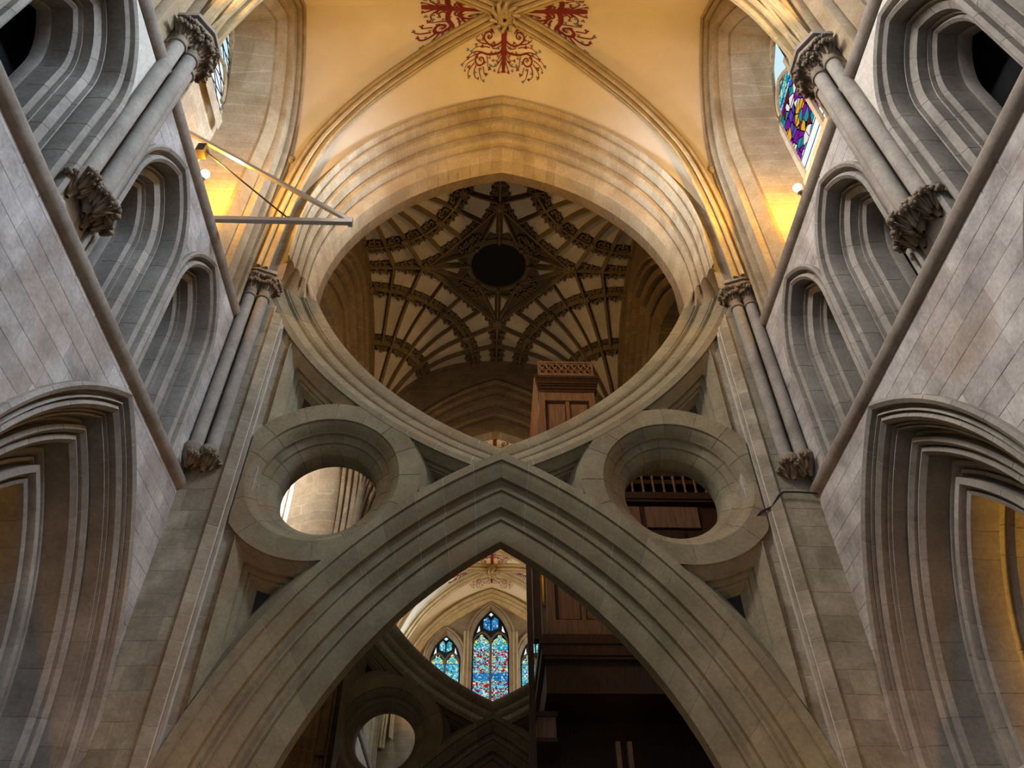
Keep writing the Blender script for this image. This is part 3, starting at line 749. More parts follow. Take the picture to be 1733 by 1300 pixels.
def scissor(Yf, sg, label, stones):
    fr = fr_front(Yf, sg)
    t = empty('scissor_arch', (0, Yf, FLOOR), label, 'arch', 'scissor arches bracing the crossing')
    def part(nm, cv, orders, back, sl):
        g = empty(nm, (0, Yf, FLOOR)); g.parent = t; g.matrix_parent_inverse = Matrix.Translation(-t.location)
        return g
    if stones:
        stone_arch(t, lo, sc_prof(LO_N), fr, M_SCIS, .50, .006, name='arch_stone', sub=4, order='lower_arch_order')
        stone_arch(t, inv, sc_prof(IN_N, .008), fr, M_SCIS, .52, .006, name='arch_stone', sub=4, order='upper_arch_order')
    else:
        solid_arch('lower_arch', lo, [p for o in sc_prof(LO_N) for p in o], fr, M_SCIS, t, 30)
        solid_arch('upper_arch', inv, [p for o in sc_prof(IN_N, .008) for p in o], fr, M_SCIS, t, 26)
    for cv, tot, off in ((lo, LO_N, 0), (inv, IN_N, .008)): solid_arch('rear_moulding', cv, sc_back(tot, off), fr, M_SCIS, t, 24)
    for sd in (1, -1):
        ring = Ring(KC, KZ, KR, 0, 2*PI)
        if stones: stone_arch(t, ring, KPROF, fr, M_SCIS, .52, .006, sides=(sd,), name='eye_stone', sub=5, order='eye_ring_order')
        else: solid_arch('eye_ring', ring, [p for o in KPROF for p in o], fr, M_SCIS, t, 40, (sd,))
        solid_arch('eye_rear', ring, [(.66, .71), (.45, .95), (.30, 1.12), (0, 1.13), (0, .8)], fr, M_SCIS, t, 36, (sd,))
        for cx, cz, nm in ((3.36, 8.42, 'upper'), (.97, 6.86, 'inner'), (3.26, 4.85, 'lower')):
            dmax, cx, cz = incentre(cx, cz); kk = min(1.0, .86*dmax/SP_LEV[-1][0])
            mb = MB(); lev = [(d*kk, e) for d, e in SP_LEV]
            mb.grid(spandrel_rows(cx, cz, lev, fr, sd), True); n = 96; b = len(mb.v)-n
            mb.build('spandrel_moulding', M_SCIS, t, 30)
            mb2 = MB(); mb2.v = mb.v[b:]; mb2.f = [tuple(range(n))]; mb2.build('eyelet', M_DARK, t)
            mb3 = MB(); mb3.grid(spandrel_rows(cx, cz, [(-.05, 1.1), (.02, 1.1), (.3*kk, .9)], fr, sd), True); mb3.f.append(tuple(range(len(mb3.v)-n, len(mb3.v)))); mb3.build('spandrel_rear', M_SCIS, t, 30)
    return t
scissor(Y_SC, 1, 'large olive-brown stone scissor arch with two round eyes nearest the viewer', True)
scissor(2*YC-Y_SC-1.14, 1, 'dark scissor arch seen through the lower opening, in front of the stained glass', True)

def rs2(pts, n):
    L = [0]
    for a, b in zip(pts[:-1], pts[1:]): L.append(L[-1]+(Vector(b)-Vector(a)).length)
    out = []
    for i in range(n+1):
        d = L[-1]*i/n; k = 0
        while k < len(L)-2 and L[k+1] < d: k += 1
        out.append(Vector(pts[k]).lerp(Vector(pts[k+1]), min(1, (d-L[k])/((L[k+1]-L[k]) or 1))))
    return out
for sd in (1, -1):
    A_ = rs2([fr_front(Y_GA)(sd*GA.at(0, n_)[0], GA.at(0, n_)[1], e_) for n_, e_ in GA_FRONT[4:-1]], 30)
    B_ = rs2([fr_front(Y_SC)(sd*inv.at(1, n_)[0], inv.at(1, n_)[1], e_) for n_, e_ in [p for o in sc_prof(IN_N, .008) for p in o][1:-1]], 30)
    mb = MB(); mb.grid([[a.lerp(b, k/4) for a, b in zip(A_, B_)] for k in range(5)]); mb.build('springer_stone', M_ARCH, GA_T, 40)
# ------------------------------------------------------------------ rib vaults over the transepts
DZ = [(-.05, 10.86), (-.036, 12.2), (-.01, 13.5), (.03, 14.5), (.1, 15.3), (.28, 16.32), (.53, 17.08), (.72, 17.45), (.92, 17.66), (1, 17.70)]
def resample(pts, n):
    L = [0]
    for a, b in zip(pts[:-1], pts[1:]): L.append(L[-1]+(Vector(b)-Vector(a)).length)
    out = []
    for i in range(n+1):
        d = L[-1]*i/n; k = 0
        while k < len(L)-2 and L[k+1] < d: k += 1
        f_ = (d-L[k])/((L[k+1]-L[k]) or 1); out.append(Vector(pts[k]).lerp(Vector(pts[k+1]), min(1, f_)))
    return out
def cr_spline(pts, m=6):
    P = [Vector(p) for p in pts]; P = [P[0]*2-P[1]]+P+[P[-1]*2-P[-2]]; out = []
    for i in range(1, len(P)-2):
        for j in range(m):
            u = j/m; a, b, c, d = P[i-1:i+3]
            out.append(.5*((2*b)+(c-a)*u+(2*a-5*b+4*c-d)*u*u+(3*b-a-3*c+d)*u**3))
    return out+[P[-2]]
def diag(sx, yb, sy):        # corner (sx*4.15, yb+sy*1.9) up to the boss (0, yb)
    return resample([(x, y, z) for x, y, z in cr_spline([(sx*4.15*(1-t), yb+sy*1.9*(1-t), z) for t, z in DZ], 5)], 30)
def sweep_rib(mb, pts, prof, latv=None):
    rows = []
    for i, p in enumerate(pts):
        d = (pts[min(i+1, len(pts)-1)]-pts[max(i-1, 0)]).normalized()
        lat = latv or Vector((pts[-1].y-pts[0].y, -(pts[-1].x-pts[0].x), 0)).normalized()
        lat = Vector(lat); dn = d.cross(lat).normalized()
        if dn.dot(Vector((0, 0, -1)))+dn.dot(Vector((-p.x, 0, 0)))*.05 < 0: dn = -dn
        rows.append([p+lat*a+dn*b for a, b in prof])
    b0 = len(mb.v); mb.grid(rows); mb.f.append(tuple(range(b0, b0+len(prof))))
RIBH = [(.15, -.02), (.15, .06), (.12, .08), (.075, .07), (.07, .13), (.10, .14), (.115, .17), (.09, .205), (.06, .205), (.035, .16), (.03, .25), (.018, .285), (0, .295)]
RIBH = [(a*1.18, b*1.12) for a, b in RIBH]
RIBP = [(-a, b) for a, b in RIBH]+[p for p in reversed(RIBH[:-1])]
def webs(yb, south=True):
    """Eight ruled half cells between the diagonal ribs and the bay's bounding arches."""
    N_ = 30; mb = MB()
    hood = [GA.at(u, 0) for u in lin(0, 1, N_)]
    cle = [CLE.at(CLE.split()[0]*.28+(1-CLE.split()[0]*.28)*u, 0) for u in lin(0, 1, N_)]
    for sx in (-1, 1):
        for sy in (-1, 1):
            D = diag(sx, yb, sy)
            yw = yb+sy*(PITCHY/2+.04)
            Wf = resample([(sx*4.38, yw, 10.86)]+[(sx*x*(1.02+.12*(1-i_/N_)**3), yw, z) for i_, (x, z) in enumerate(hood)], N_)
            mb.grid([[D[i].lerp(Wf[i], k/8)+Vector((0, 0, .10*sin(PI*k/8))) for k in range(9)] for i in range(N_+1)])
            Ws = resample([(sx*(XW+.0), yb+sy*y, z) for y, z in cle], N_)
            mb.grid([[D[i].lerp(Ws[i], k/12)+Vector((0, 0, .16*sin(PI*k/12))) for k in range(13)] for i in range(N_+1)])
    return mb
def boss_mesh():
    mb = MB(); rnd = random.Random(11)
    mb.lathe([(.02, -.34), (.12, -.33), (.2, -.27), (.25, -.16), (.25, .05)], (0, 0), 14)
    for k in range(10):
        a = k*2*PI/10+.2; r1, r2 = .17, .30
        mb.tube([(r1*cos(a), r1*sin(a), -.30), (r2*cos(a+.25), r2*sin(a+.25), -.27), (r2*1.03*cos(a+.5), r2*1.03*sin(a+.5), -.13), (.24*cos(a+.6), .24*sin(a+.6), -.05)], [.035, .045, .045, .02], 6)
    for k in range(9):
        a = k*2*PI/9; r = .10+.05*rnd.random()
        mb.tube([(r*cos(a), r*sin(a), -.33), (r*.6*cos(a+.8), r*.6*sin(a+.8), -.41), (r*.8*cos(a+1.6), r*.8*sin(a+1.6), -.36)], [.03, .04, .02], 6)
    return mb
# painted scrolls: strokes in (u along the ridge, v across)
def spiral(cu, cv, r, a0, turns, dirn, n=22): return [(cu+r*(1-.78*i/n)*cos(a0+dirn*turns*2*PI*i/n), cv+r*(1-.78*i/n)*sin(a0+dirn*turns*2*PI*i/n)) for i in range(n+1)]
def bez(a, b, c, d, n=12): return [tuple((1-t)**3*a[i]+3*(1-t)**2*t*b[i]+3*(1-t)*t*t*c[i]+t**3*d[i] for i in (0, 1)) for t in lin(0, 1, n)]
def scroll_strokes():
    st = []; lv = []
    for s in (1, -1):
        m = lambda pts: [(u, s*v) for u, v in pts]
        st.append((m(bez((.78, .02), (.86, .22), (.84, .40), (.80, .47))+spiral(.93, .56, .155, -2.55, 1.35, -1)), .030, .016))
        st.append((m(bez((.55, .02), (.66, .10), (.72, .30), (.58, .42))+spiral(.47, .36, .125, .5, 1.2, 1)), .026, .014))
        st.append((m(bez((.80, .46), (.72, .62), (.74, .80), (.86, .86))), .018, .008))
        st.append((m(bez((.62, .40), (.60, .60), (.50, .72), (.44, .62))), .016, .008))
        st.append((m(bez((1.02, .66), (1.12, .74), (1.26, .74), (1.28, .62))), .016, .008))
        st.append((m(bez((.97, .71), (1.1, .86), (1.18, .90), (1.22, .84))), .014, .008))
        for k, u0_ in enumerate((.62, .74, .86)): st.append((m(bez((u0_, .02), (u0_+.18, .07+.02*k), (u0_+.28, .12+.05*k), (u0_+.20, .20+.05*k))), .014, .007))
        st.append((m(bez((.9, .02), (1.08, .05), (1.14, .14), (1.2, .12))), .014, .008))
        st.append((m(bez((.42, .24), (.30, .30), (.26, .40), (.34, .46))), .014, .007))
        st.append((m(bez((.86, .41), (1.0, .36), (1.08, .42), (1.12, .34))), .012, .006))
        st.append((m(bez((.66, .06), (.80, .20), (.70, .34), (.62, .30))+spiral(.66, .25, .06, 2.2, 1.0, 1, 10)), .014, .008))
        st.append((m(bez((.70, .34), (.62, .56), (.66, .70), (.74, .78))), .014, .007))
        st.append((m(bez((.48, .48), (.40, .58), (.30, .58), (.26, .50))), .012, .006))
        st.append((m(bez((1.06, .50), (1.16, .46), (1.24, .50), (1.22, .42))), .012, .006))
        st.append((m(bez((1.08, .60), (1.2, .58), (1.32, .56), (1.34, .48))), .012, .006))
        st.append((m(bez((.90, .72), (.94, .84), (1.02, .96), (1.10, .94))), .012, .006))
        st.append((m(bez((.80, .64), (.84, .80), (.90, .94), (.98, 1.0))), .012, .006))
        for q, (u_, v_) in enumerate(((.74, .78), (.26, .50), (1.22, .42), (1.34, .48), (1.10, .94), (.98, 1.0), (.80, .30), (.88, .14), (1.06, .20), (.54, .58), (.40, .40), (.98, .46), (.86, .64), (1.16, .68), (.62, .66))):
            lv.append((u_, s*v_, (.026, .022, .03)[q % 3], (1, 0, 0, 1, 2)[q % 5], q*.9))
        for q, (u_, v_) in enumerate(((.86, .86), (.44, .62), (1.28, .62), (1.22, .84), (.82, .20), (.96, .26), (1.06, .32), (1.2, .12), (.34, .46), (1.12, .34), (.93, .56), (.47, .36), (.66, .52), (.78, .70), (.60, .24), (.72, .14), (1.0, .14), (1.10, .56), (1.04, .84), (.52, .50), (.90, .34), (.36, .30), (.70, .86), (1.16, .22))):
            lv.append((u_, s*v_, (.032, .028, .025)[q % 3], (0, 1, 0, 2, 0, 0, 1)[q % 7], q*1.3))
    return st, lv
def paint(bvh, org, du, dv, parent, nm, umax=1.22, taper=None):
    ws = 1.0 if not taper else 1.7
    du = Vector(du); dv = Vector(dv); O = Vector(org)
    def pt(u, v):
        if taper: v = v/.9*taper*u*du.length
        p = O+du*u+dv*v; h = bvh.ray_cast(Vector((p.x, p.y, 8)), Vector((0, 0, 1)))[0]
        return Vector((p.x, p.y, (h.z if h else 17.6)-.014))
    st, lv = scroll_strokes(); mbs = [MB(), MB(), MB()]
    def ribbon(mb, pts, w0, w1):
        rows = []
        for i, (u, v) in enumerate(pts):
            a = pts[max(i-1, 0)]; b = pts[min(i+1, len(pts)-1)]; d = Vector((b[0]-a[0], b[1]-a[1])); d.normalize() if d.length else None
            w_ = (w0+(w1-w0)*i/(len(pts)-1))/2; rows.append([pt(u-d.y*w_, v+d.x*w_), pt(u+d.y*w_, v-d.x*w_)])
        mb.grid(rows)
    ribbon(mbs[0], [(.22, 0), (.4, 0), (.7, 0), (1.0, 0), (umax-.04, 0), (umax, 0)], .15*ws, .05*ws)
    for sg in (1, -1): ribbon(mbs[0], [(umax-.06, 0), (umax-.03, sg*.035), (umax-.0, sg*.05)], .03, .02)
    for pts, a, b in st: ribbon(mbs[0], pts, a*1.6*ws, b*1.5*ws)
    for u, v, r, c, a in lv:
        mb = mbs[c]
        for k in range(3):
            b = len(mb.v); cu, cv_ = u+r*.75*cos(a+k*2.09), v+r*.75*sin(a+k*2.09)
            mb.v += [tuple(pt(cu+r*.62*cos(j*PI/3), cv_+r*.62*sin(j*PI/3))) for j in range(6)]; mb.f.append(tuple(range(b, b+6)))
    mbs[0].build(nm, M_RED, parent); mbs[1].build(nm+'_blue_leaf', M_BLUE, parent); mbs[2].build(nm+'_ochre_leaf', M_OCHRE, parent)

def vault_bay(yb, nm, label, painted, mir=False):
    mb = webs(yb); o = mb.build(nm, M_PLASTER, None, 40); o['kind'] = 'structure'
    where = label
    for sx in (-1, 1):
        for sy in (-1, 1):
            m2 = MB(); sweep_rib(m2, diag(sx, yb, sy), RIBP); r = m2.build('diagonal_rib', M_RIB, None, 40)
            tag(r, f'diagonal vault rib from the {SIDE[sx]} {"farther" if sy > 0 else "nearer"} corner {where}', 'rib', 'diagonal vault ribs')
    if nm.endswith('far_bay_1') or nm == 'ceiling_bay_3': pass
    b = boss_mesh().build('roof_boss', M_RIB, None, 50); b.location = (0, yb, 17.62); tag(b, f'carved leafy round roof boss {where}', 'boss', 'vault bosses')
    if painted:
        bv = BVHTree.FromPolygons([Vector(v) for v in mb.v], mb.f)
        for du, dv in (((0, 1, 0), (1, 0, 0)), ((0, -1, 0), (1, 0, 0)), ((1, 0, 0), (0, 1, 0)), ((-1, 0, 0), (0, 1, 0))):
            paint(bv, (0, yb, 0), [c*(1.12 if du[0] == 0 else 1.5) for c in du], [c*(.94 if du[0] == 0 else 1.0) for c in dv], o, 'painted_scroll', taper=None if du[0] == 0 else .40)
for k, yb in enumerate((6.45, 2.55, -1.35)): vault_bay(yb, f'ceiling_bay_{k+1}', ('of the bay next to the crossing', 'of the second near bay', 'of the third near bay')[k], k < 2)
for k, yb in enumerate((21.65, 25.55, 29.45)): vault_bay(yb, f'ceiling_far_bay_{k+1}', ('of the first far bay', 'of the second far bay', 'of the end far bay')[k], True)
for yy, lab in ((4.5, 'second from the crossing'), (.6, 'third from the crossing'), (2*YC-4.5, 'in the far transept, nearer'), (2*YC-.6, 'in the far transept, farther')):
    t = empty('transverse_rib', (0, yy, 10.9), f'transverse vault rib across the transept, {lab}', 'rib', 'transverse vault ribs')
    for sx in (-1, 1):
        m2 = MB(); pts = [Vector((sx*4.36, yy, 10.86))]+[Vector((sx*x*(1.02+.12*(1-u)**3), yy, z)) for u, (x, z) in [(u, GA.at(u, 0)) for u in lin(0, 1, 30)]]
        sweep_rib(m2, pts, RIBP, (0, 1, 0)); m2.build('rib_half', M_RIB, t, 40)

# ------------------------------------------------------------------ fan vault of the tower
def fan_z(x, y):
    r = math.hypot(TH-abs(x), TH-abs(y)); zb, zt, rm = 14.4, 18.42, 3.35
    if r < rm: return zb+(zt-zb)*sqrt(max(0, 1-(1-r/rm)**2))
    return zt+.33*min(1, (r-rm)/2.1)
fan = empty('fan_vault', (0, YC, 18.4), 'brown ribbed fan vault of the crossing tower with a dark round oculus', 'vault')
RO = .82
mb = MB(); n = 64; ids = {}
def fvid(i, j):
    if (i, j) not in ids:
        x, y = -TH+2*TH*i/n, -TH+2*TH*j/n; ids[(i, j)] = len(mb.v); mb.v.append((x, YC+y, fan_z(x, y)+.05))
    return ids[(i, j)]
for i in range(n):
    for j in range(n):
        if math.hypot(-TH+2*TH*(i+.5)/n, -TH+2*TH*(j+.5)/n) > RO+.1: mb.f.append((fvid(i, j), fvid(i+1, j), fvid(i+1, j+1), fvid(i, j+1)))
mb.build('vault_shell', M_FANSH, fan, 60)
def fpt(x, y, d=0): return Vector((x, YC+y, fan_z(x, y)-d))
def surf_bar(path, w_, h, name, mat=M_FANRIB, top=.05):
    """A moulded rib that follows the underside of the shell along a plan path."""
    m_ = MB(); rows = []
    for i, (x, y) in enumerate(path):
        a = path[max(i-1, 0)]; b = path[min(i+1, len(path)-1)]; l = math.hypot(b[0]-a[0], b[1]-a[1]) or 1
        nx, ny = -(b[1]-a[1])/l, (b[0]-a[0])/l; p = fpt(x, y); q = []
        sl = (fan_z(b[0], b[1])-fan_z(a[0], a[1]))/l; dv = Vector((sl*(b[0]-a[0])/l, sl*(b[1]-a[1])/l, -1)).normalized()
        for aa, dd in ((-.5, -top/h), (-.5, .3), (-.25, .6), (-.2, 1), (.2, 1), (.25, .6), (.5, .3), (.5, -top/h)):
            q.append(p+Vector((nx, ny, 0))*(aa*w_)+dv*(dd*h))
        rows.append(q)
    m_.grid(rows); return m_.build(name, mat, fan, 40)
def cusp_mesh():
    m_ = MB()
    for s in (1, -1):
        m_.tube([(0, s*.02, 0), (.07, s*.09, -.01), (.02, s*.15, -.02), (-.05, s*.12, -.03), (-.03, s*.06, -.03)], [.028, .03, .03, .024, .014], 5)
        m_.ball((.05, s*.12, -.02), .035, 5, 3); m_.ball((-.04, s*.165, -.02), .032, 5, 3)
    m_.ball((.10, 0, -.02), .05, 5, 3); m_.ball((.02, 0, -.03), .045, 5, 3)
    me = bpy.data.meshes.new('foliage_cusp'); me.from_pydata(m_.v, [], m_.f); me.materials.append(M_FANRIB); me.shade_smooth(); return me
CUSP = cusp_mesh()
def put_cusp(x, y, a, sc=1.0):
    o = bpy.data.objects.new('foliage_cusp', CUSP); COL.objects.link(o); o.parent = fan; o.matrix_parent_inverse = Matrix.Translation(-fan.location)
    p = fpt(x, y, .03); h = .05
    ex = Vector((cos(a), sin(a), (fan_z(x+h*cos(a), y+h*sin(a))-fan_z(x-h*cos(a), y-h*sin(a)))/(2*h))).normalized()
    ey = Vector((-sin(a), cos(a), 0)); ez = ex.cross(ey).normalized(); ey = ez.cross(ex)
    o.matrix_basis = Matrix(((ex.x*sc, ey.x*sc, ez.x*sc, p.x), (ex.y*sc, ey.y*sc, ez.y*sc, p.y), (ex.z*sc, ey.z*sc, ez.z*sc, p.z), (0, 0, 0, 1)))
def boss_small(x, y, r=.13):
    m_ = MB(); p = fpt(x, y, .12); m_.ball(p, (r, r, r*.6), 8, 5)
    for k in range(7): m_.ball(p+Vector((r*.85*cos(k*.9), r*.85*sin(k*.9), -.02)), r*.42, 5, 3)
    m_.build('rib_boss', M_FANRIB, fan, 60)
NODE = 2.12
def diamond_r(sx, sy, th):   # distance from the corner to the straight line joining two cardinal nodes
    ux, uy = -cos(th), -sin(th); k = (2*TH-NODE)/(cos(th)+sin(th)); return k
for sx in (-1, 1):
    for sy in (-1, 1):
        P = lambda r, th: (sx*(TH-r*cos(th)), sy*(TH-r*sin(th)))
        R1, R2 = 1.5, 3.1
        for k in range(9):
            th = k*PI/16; r0_ = .25 if k % 2 == 0 else R1
            r1 = min(diamond_r(sx, sy, th)-.02, TH/max(cos(th), sin(th)))
            if k in (0, 8): r1 = TH
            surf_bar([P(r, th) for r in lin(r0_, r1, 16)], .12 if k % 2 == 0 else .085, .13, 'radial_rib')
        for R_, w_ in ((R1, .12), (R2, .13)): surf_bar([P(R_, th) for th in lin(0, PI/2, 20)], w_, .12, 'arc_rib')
        def panel(ra, rb, ta, tb, ins=.055):
            m_ = MB()
            rows = []
            for i in range(5):
                r = ra+(rb-ra)*i/4; g = ins/max(r, .3); rows.append([fpt(*P(r, ta+g+(tb-ta-2*g)*j/2), -.02) for j in range(3)])
            m_.grid(rows); m_.build('web_panel', M_FANPAN, fan, 60)
        def cusps(r, ta, tb, inward, sc):
            th = (ta+tb)/2; x, y = P(r, th); d = atan2(sy*(-sin(th)), sx*(-cos(th))); put_cusp(x, y, d+(PI if inward else 0), sc)
        for k in range(4):
            ta, tb = k*PI/8, (k+1)*PI/8; panel(.55, R1-.2, ta, tb); cusps(R1-.13, ta, tb, True, .9); cusps(R1-.08, ta+.08, tb-.2, True, .6); cusps(R1-.08, ta+.2, tb-.08, True, .6)
        for k in range(8):
            ta, tb = k*PI/16, (k+1)*PI/16; panel(R1+.2, R2-.24, ta, tb, .05)
            cusps(R1+.12, ta, tb, False, .75); cusps(R2-.15, ta, tb, True, 1.05)
            th = (ta+tb)/2; rd = min(diamond_r(sx, sy, th), TH/max(cos(th), sin(th))-.05)
            if rd-.16 > R2+.25:
                panel(R2+.21, rd-.15, ta, tb, .06)
                for dr, inn in ((R2+.12, False), (rd-.07, True)): cusps(dr, ta, tb, inn, 1.0)
                for f_ in (.22, .78): cusps(R2+.14, ta+(tb-ta)*(f_-.5), tb+(tb-ta)*(f_-.5), False, .7); cusps(rd-.09, ta+(tb-ta)*(f_-.5), tb+(tb-ta)*(f_-.5), True, .7)
        for k in (0, 2, 4, 6, 8): boss_small(*P(R2, k*PI/16), .12)
        surf_bar([(sx*NODE*(1-t_), sy*NODE*t_) for t_ in lin(0, 1, 14)], .12, .13, 'diamond_rib')
for k in range(4):
    a = k*PI/2; c, s_ = cos(a), sin(a); boss_small(NODE*c, NODE*s_, .17)
    surf_bar([(r*c, r*s_) for r in lin(RO, NODE, 10)], .10, .15, 'spoke_rib'); surf_bar([(r*c, r*s_) for r in lin(NODE, TH, 8)], .11, .13, 'ridge_rib')
    for d in (-.75, .75): surf_bar([(NODE*c*(1-t_)+RO*1.06*cos(a+d)*t_, NODE*s_*(1-t_)+RO*1.06*sin(a+d)*t_) for t_ in lin(0, 1, 10)], .09, .12, 'star_rib')
    for d in (-1, 1):
        q = [(1.12, d*.10), (1.12, d*.42), (1.75, d*.12), (1.75, d*.09)]
        m_ = MB(); m_.v = [tuple(fpt(x*c-y*s_, x*s_+y*c, -.02)) for x, y in q]; m_.f = [(0, 1, 2, 3)]; m_.build('web_panel', M_FANPAN, fan)
        put_cusp(1.1*c-d*.25*s_, 1.1*s_+d*.25*c, a, .8)
    for k2 in range(3): put_cusp(*( (RO+.2)*cos(a+.55+k2*.23), (RO+.2)*sin(a+.55+k2*.23)), a+.55+k2*.23, 1.1); put_cusp(*((RO+.42)*cos(a+.6+k2*.19), (RO+.42)*sin(a+.6+k2*.19)), a+.6+k2*.19, 1.1)
m_ = MB(); m_.lathe([(RO+.16, 18.8), (RO+.14, 18.62), (RO+.08, 18.58), (RO+.04, 18.62), (RO, 18.6), (RO-.02, 18.68), (RO-.02, 20.0)], (0, YC), 48); m_.build('oculus_ring', M_FANRIB, fan, 40)
m_ = MB(); m_.lathe([(0.0, 18.66), (RO+.1, 18.66)], (0, YC), 24); m_.build('oculus_hatch', M_BLACK, fan)
for k in range(8): boss_small((RO+.1)*cos(k*PI/4), (RO+.1)*sin(k*PI/4), .07)

# ------------------------------------------------------------------ far transept
for s in (-1, 1): transept_wall(s, True)
YN = 2*YC+3.4
def lancet_window(xc, half, sill, zs, top, wn, kinds):
    """Two-light traceried window in the north end wall: moulded rear arch, mullion, tracery and coloured panes."""
    h = top-zs; c = (h*h-half*half)/(2*half); A = Arch(-c, zs, half+c, sill)
    o = empty(f'window_{wn}', (xc, YN, sill), kind='structure')
    fr = lambda a, b, e: (xc+a, YN-.12+e, b)
    out = Arch(-c, zs, half+c+.26, sill)
    solid_arch('window_frame', out, [(0, .12), (0, .0), (.05, -.03), (.09, .02), (.12, .03), (.15, .0), (.19, .03), (.20, .10), (.25, .20), (.27, .32)], fr, M_TOWER, o, 14)
    m_ = MB(); m_.bar((xc, YN+.16, sill), (xc, YN+.16, zs+.12*h), .10, .12, (0, 1, 0)); 
    lw = half-.04; sz = zs-.05
    for sd in (-1, 1):
        pts = []; B = Arch(-.16, sz, .16+lw*.48, sz)
        for q in (1, -1): m_.tube([(xc+sd*lw*.5+q*B.at(t_, 0)[0], YN+.16, B.at(t_, 0)[1]) for t_ in lin(0, 1, 6)], .05, 5)
    m_.build('tracery', M_FANSH, o, 40)
    # glass: each light in stacked panels, then the small tracery lights
    for sd in (-1, 1):
        z = sill; k = 0
        x0, x1 = xc+sd*.05, xc+sd*(lw-.03)
        while z < sz-.02:
            z2 = min(z+.34, sz); g = kinds[k % len(kinds)]
            pane_mesh(o, lambda a, b, e: (a, YN+.17+e, b), [(x0, z+.008), (x1, z+.008), (x1, z2-.008), (x0, z2-.008)], g); z = z2; k += 1
        xm = (x0+x1)/2; hw = abs(x1-x0)/2
        pane_mesh(o, lambda a, b, e: (a, YN+.17+e, b), [(xm-hw*.95, sz), (xm+hw*.95, sz), (xm+hw*.7, sz+.16), (xm, sz+.34), (xm-hw*.7, sz+.16)], G_CYAN)
        for dx, dz in ((-.6, .06), (.6, .06), (0, .30)):
            pane_mesh(o, lambda a, b, e: (a, YN+.15+e, b), [(xm+dx*hw+.085*cos(i*PI/4), sz+dz+.085*sin(i*PI/4)) for i in range(8)], G_YEL)
        zt = zs+.36*h
        pane_mesh(o, lambda a, b, e: (a, YN+.17+e, b), [(xc+sd*.03, zt), (xc+sd*lw*.42, zt+.12), (xc+sd*lw*.42, zt+.34*h), (xc+sd*lw*.2, zt+.42*h), (xc+sd*.03, zt+.30*h)], kinds[-1] if half < .75 else G_BLUE)
        pane_mesh(o, lambda a, b, e: (a, YN+.17+e, b), [(xc+sd*lw*.62, zt-.02), (xc+sd*lw*.8, zt-.1), (xc+sd*lw*.66, zt+.22)], G_PALE)
    pane_mesh(o, lambda a, b, e: (a, YN+.17+e, b), [(xc, zs+.80*h), (xc+.09, zs+.86*h), (xc, zs+.92*h), (xc-.09, zs+.86*h)], G_CLEAR)
    return A
wins = [(0, .80, 12.3, 15.35, 16.85, 13, [G_RED, G_RED, G_RED, G_RED, G_BLUE, G_RED, G_RED, G_RED, G_CYAN]), (-1.92, .66, 12.3, 14.45, 15.65, 14, [G_CYAN, G_BLUE, G_CYAN, G_CYAN, G_CYAN]), (1.92, .66, 12.3, 14.45, 15.65, 15, [G_CYAN, G_BLUE, G_CYAN, G_CYAN, G_CYAN])]
WA = [(wx[0], lancet_window(*wx), wx[2]) for wx in wins]
mb = MB(); nx, nz = 88, 110; z0, z1 = FLOOR, 18.4
def in_win(x, z):
    for xc, A, sill in WA:
        ax = abs(x-xc)
        if (sill < z < A.zc and ax < A.c+A.R+.12) or (z >= A.zc and math.hypot(ax-A.c, z-A.zc) < A.R+.12): return True
    return False
for i in range(nx):
    for j in range(nz):
        x = -XW-.1+2*(XW+.1)*(i+.5)/nx; z = z0+(z1-z0)*(j+.5)/nz
        if not in_win(x, z): mb.grid([[(-XW-.1+2*(XW+.1)*(i+p)/nx, YN, z0+(z1-z0)*(j+q)/nz) for p in (0, 1)] for q in (0, 1)])
mb.build('wall_far_end', M_TOWER)['kind'] = 'structure'
mb = MB(); mb.grid([[(x, YN+.35, z) for x in (-XW, XW)] for z in (9, 18.4)]); mb.build('wall_far_end_back', M_DARK)['kind'] = 'structure'
# wall rib of the end wall and shafts between its windows
ea = empty('end_wall_arch', (0, YN-.35, 10.9), 'golden moulded arch against the far end wall around the stained glass', 'arch')
solid_arch('arch_moulding', GA, [(.0, .0), (.0, -.05), (.03, -.06), (.06, .0), (.10, .05), (.13, .03), (.16, .08), (.20, .13), (.24, .12), (.27, .18), (.32, .26), (.36, .35)], lambda a, b, e: (a*1.03, YN-.35+e, b), M_RIB, ea, 22)
for xx in (-1.04, 1.04):
    m_ = MB()
    for d in (-.07, .07): m_.lathe([(.05, 10.5), (.05, 15.7)], (xx+d, YN-.1), 8)
    tag(m_.build('window_shaft', M_RIB, None, 40), f'thin paired shaft {"left" if xx < 0 else "right"} of the central stained glass window', 'shaft', 'shafts between the end windows')
# south end behind the viewer
mb = MB(); mb.grid([[(x, -3.45, z) for x in (-XW-.1, XW+.1)] for z in (FLOOR, 4.3)]); mb.grid([[(x, -3.45, z) for x in (-XW-.1, XW+.1)] for z in (13.7, 18.4)])
for a, b in ((-XW-.1, -3.1), (3.1, XW+.1)): mb.grid([[(x, -3.45, z) for x in (a, b)] for z in (4.3, 13.7)])
mb.build('wall_back', M_WALL)['kind'] = 'structure'
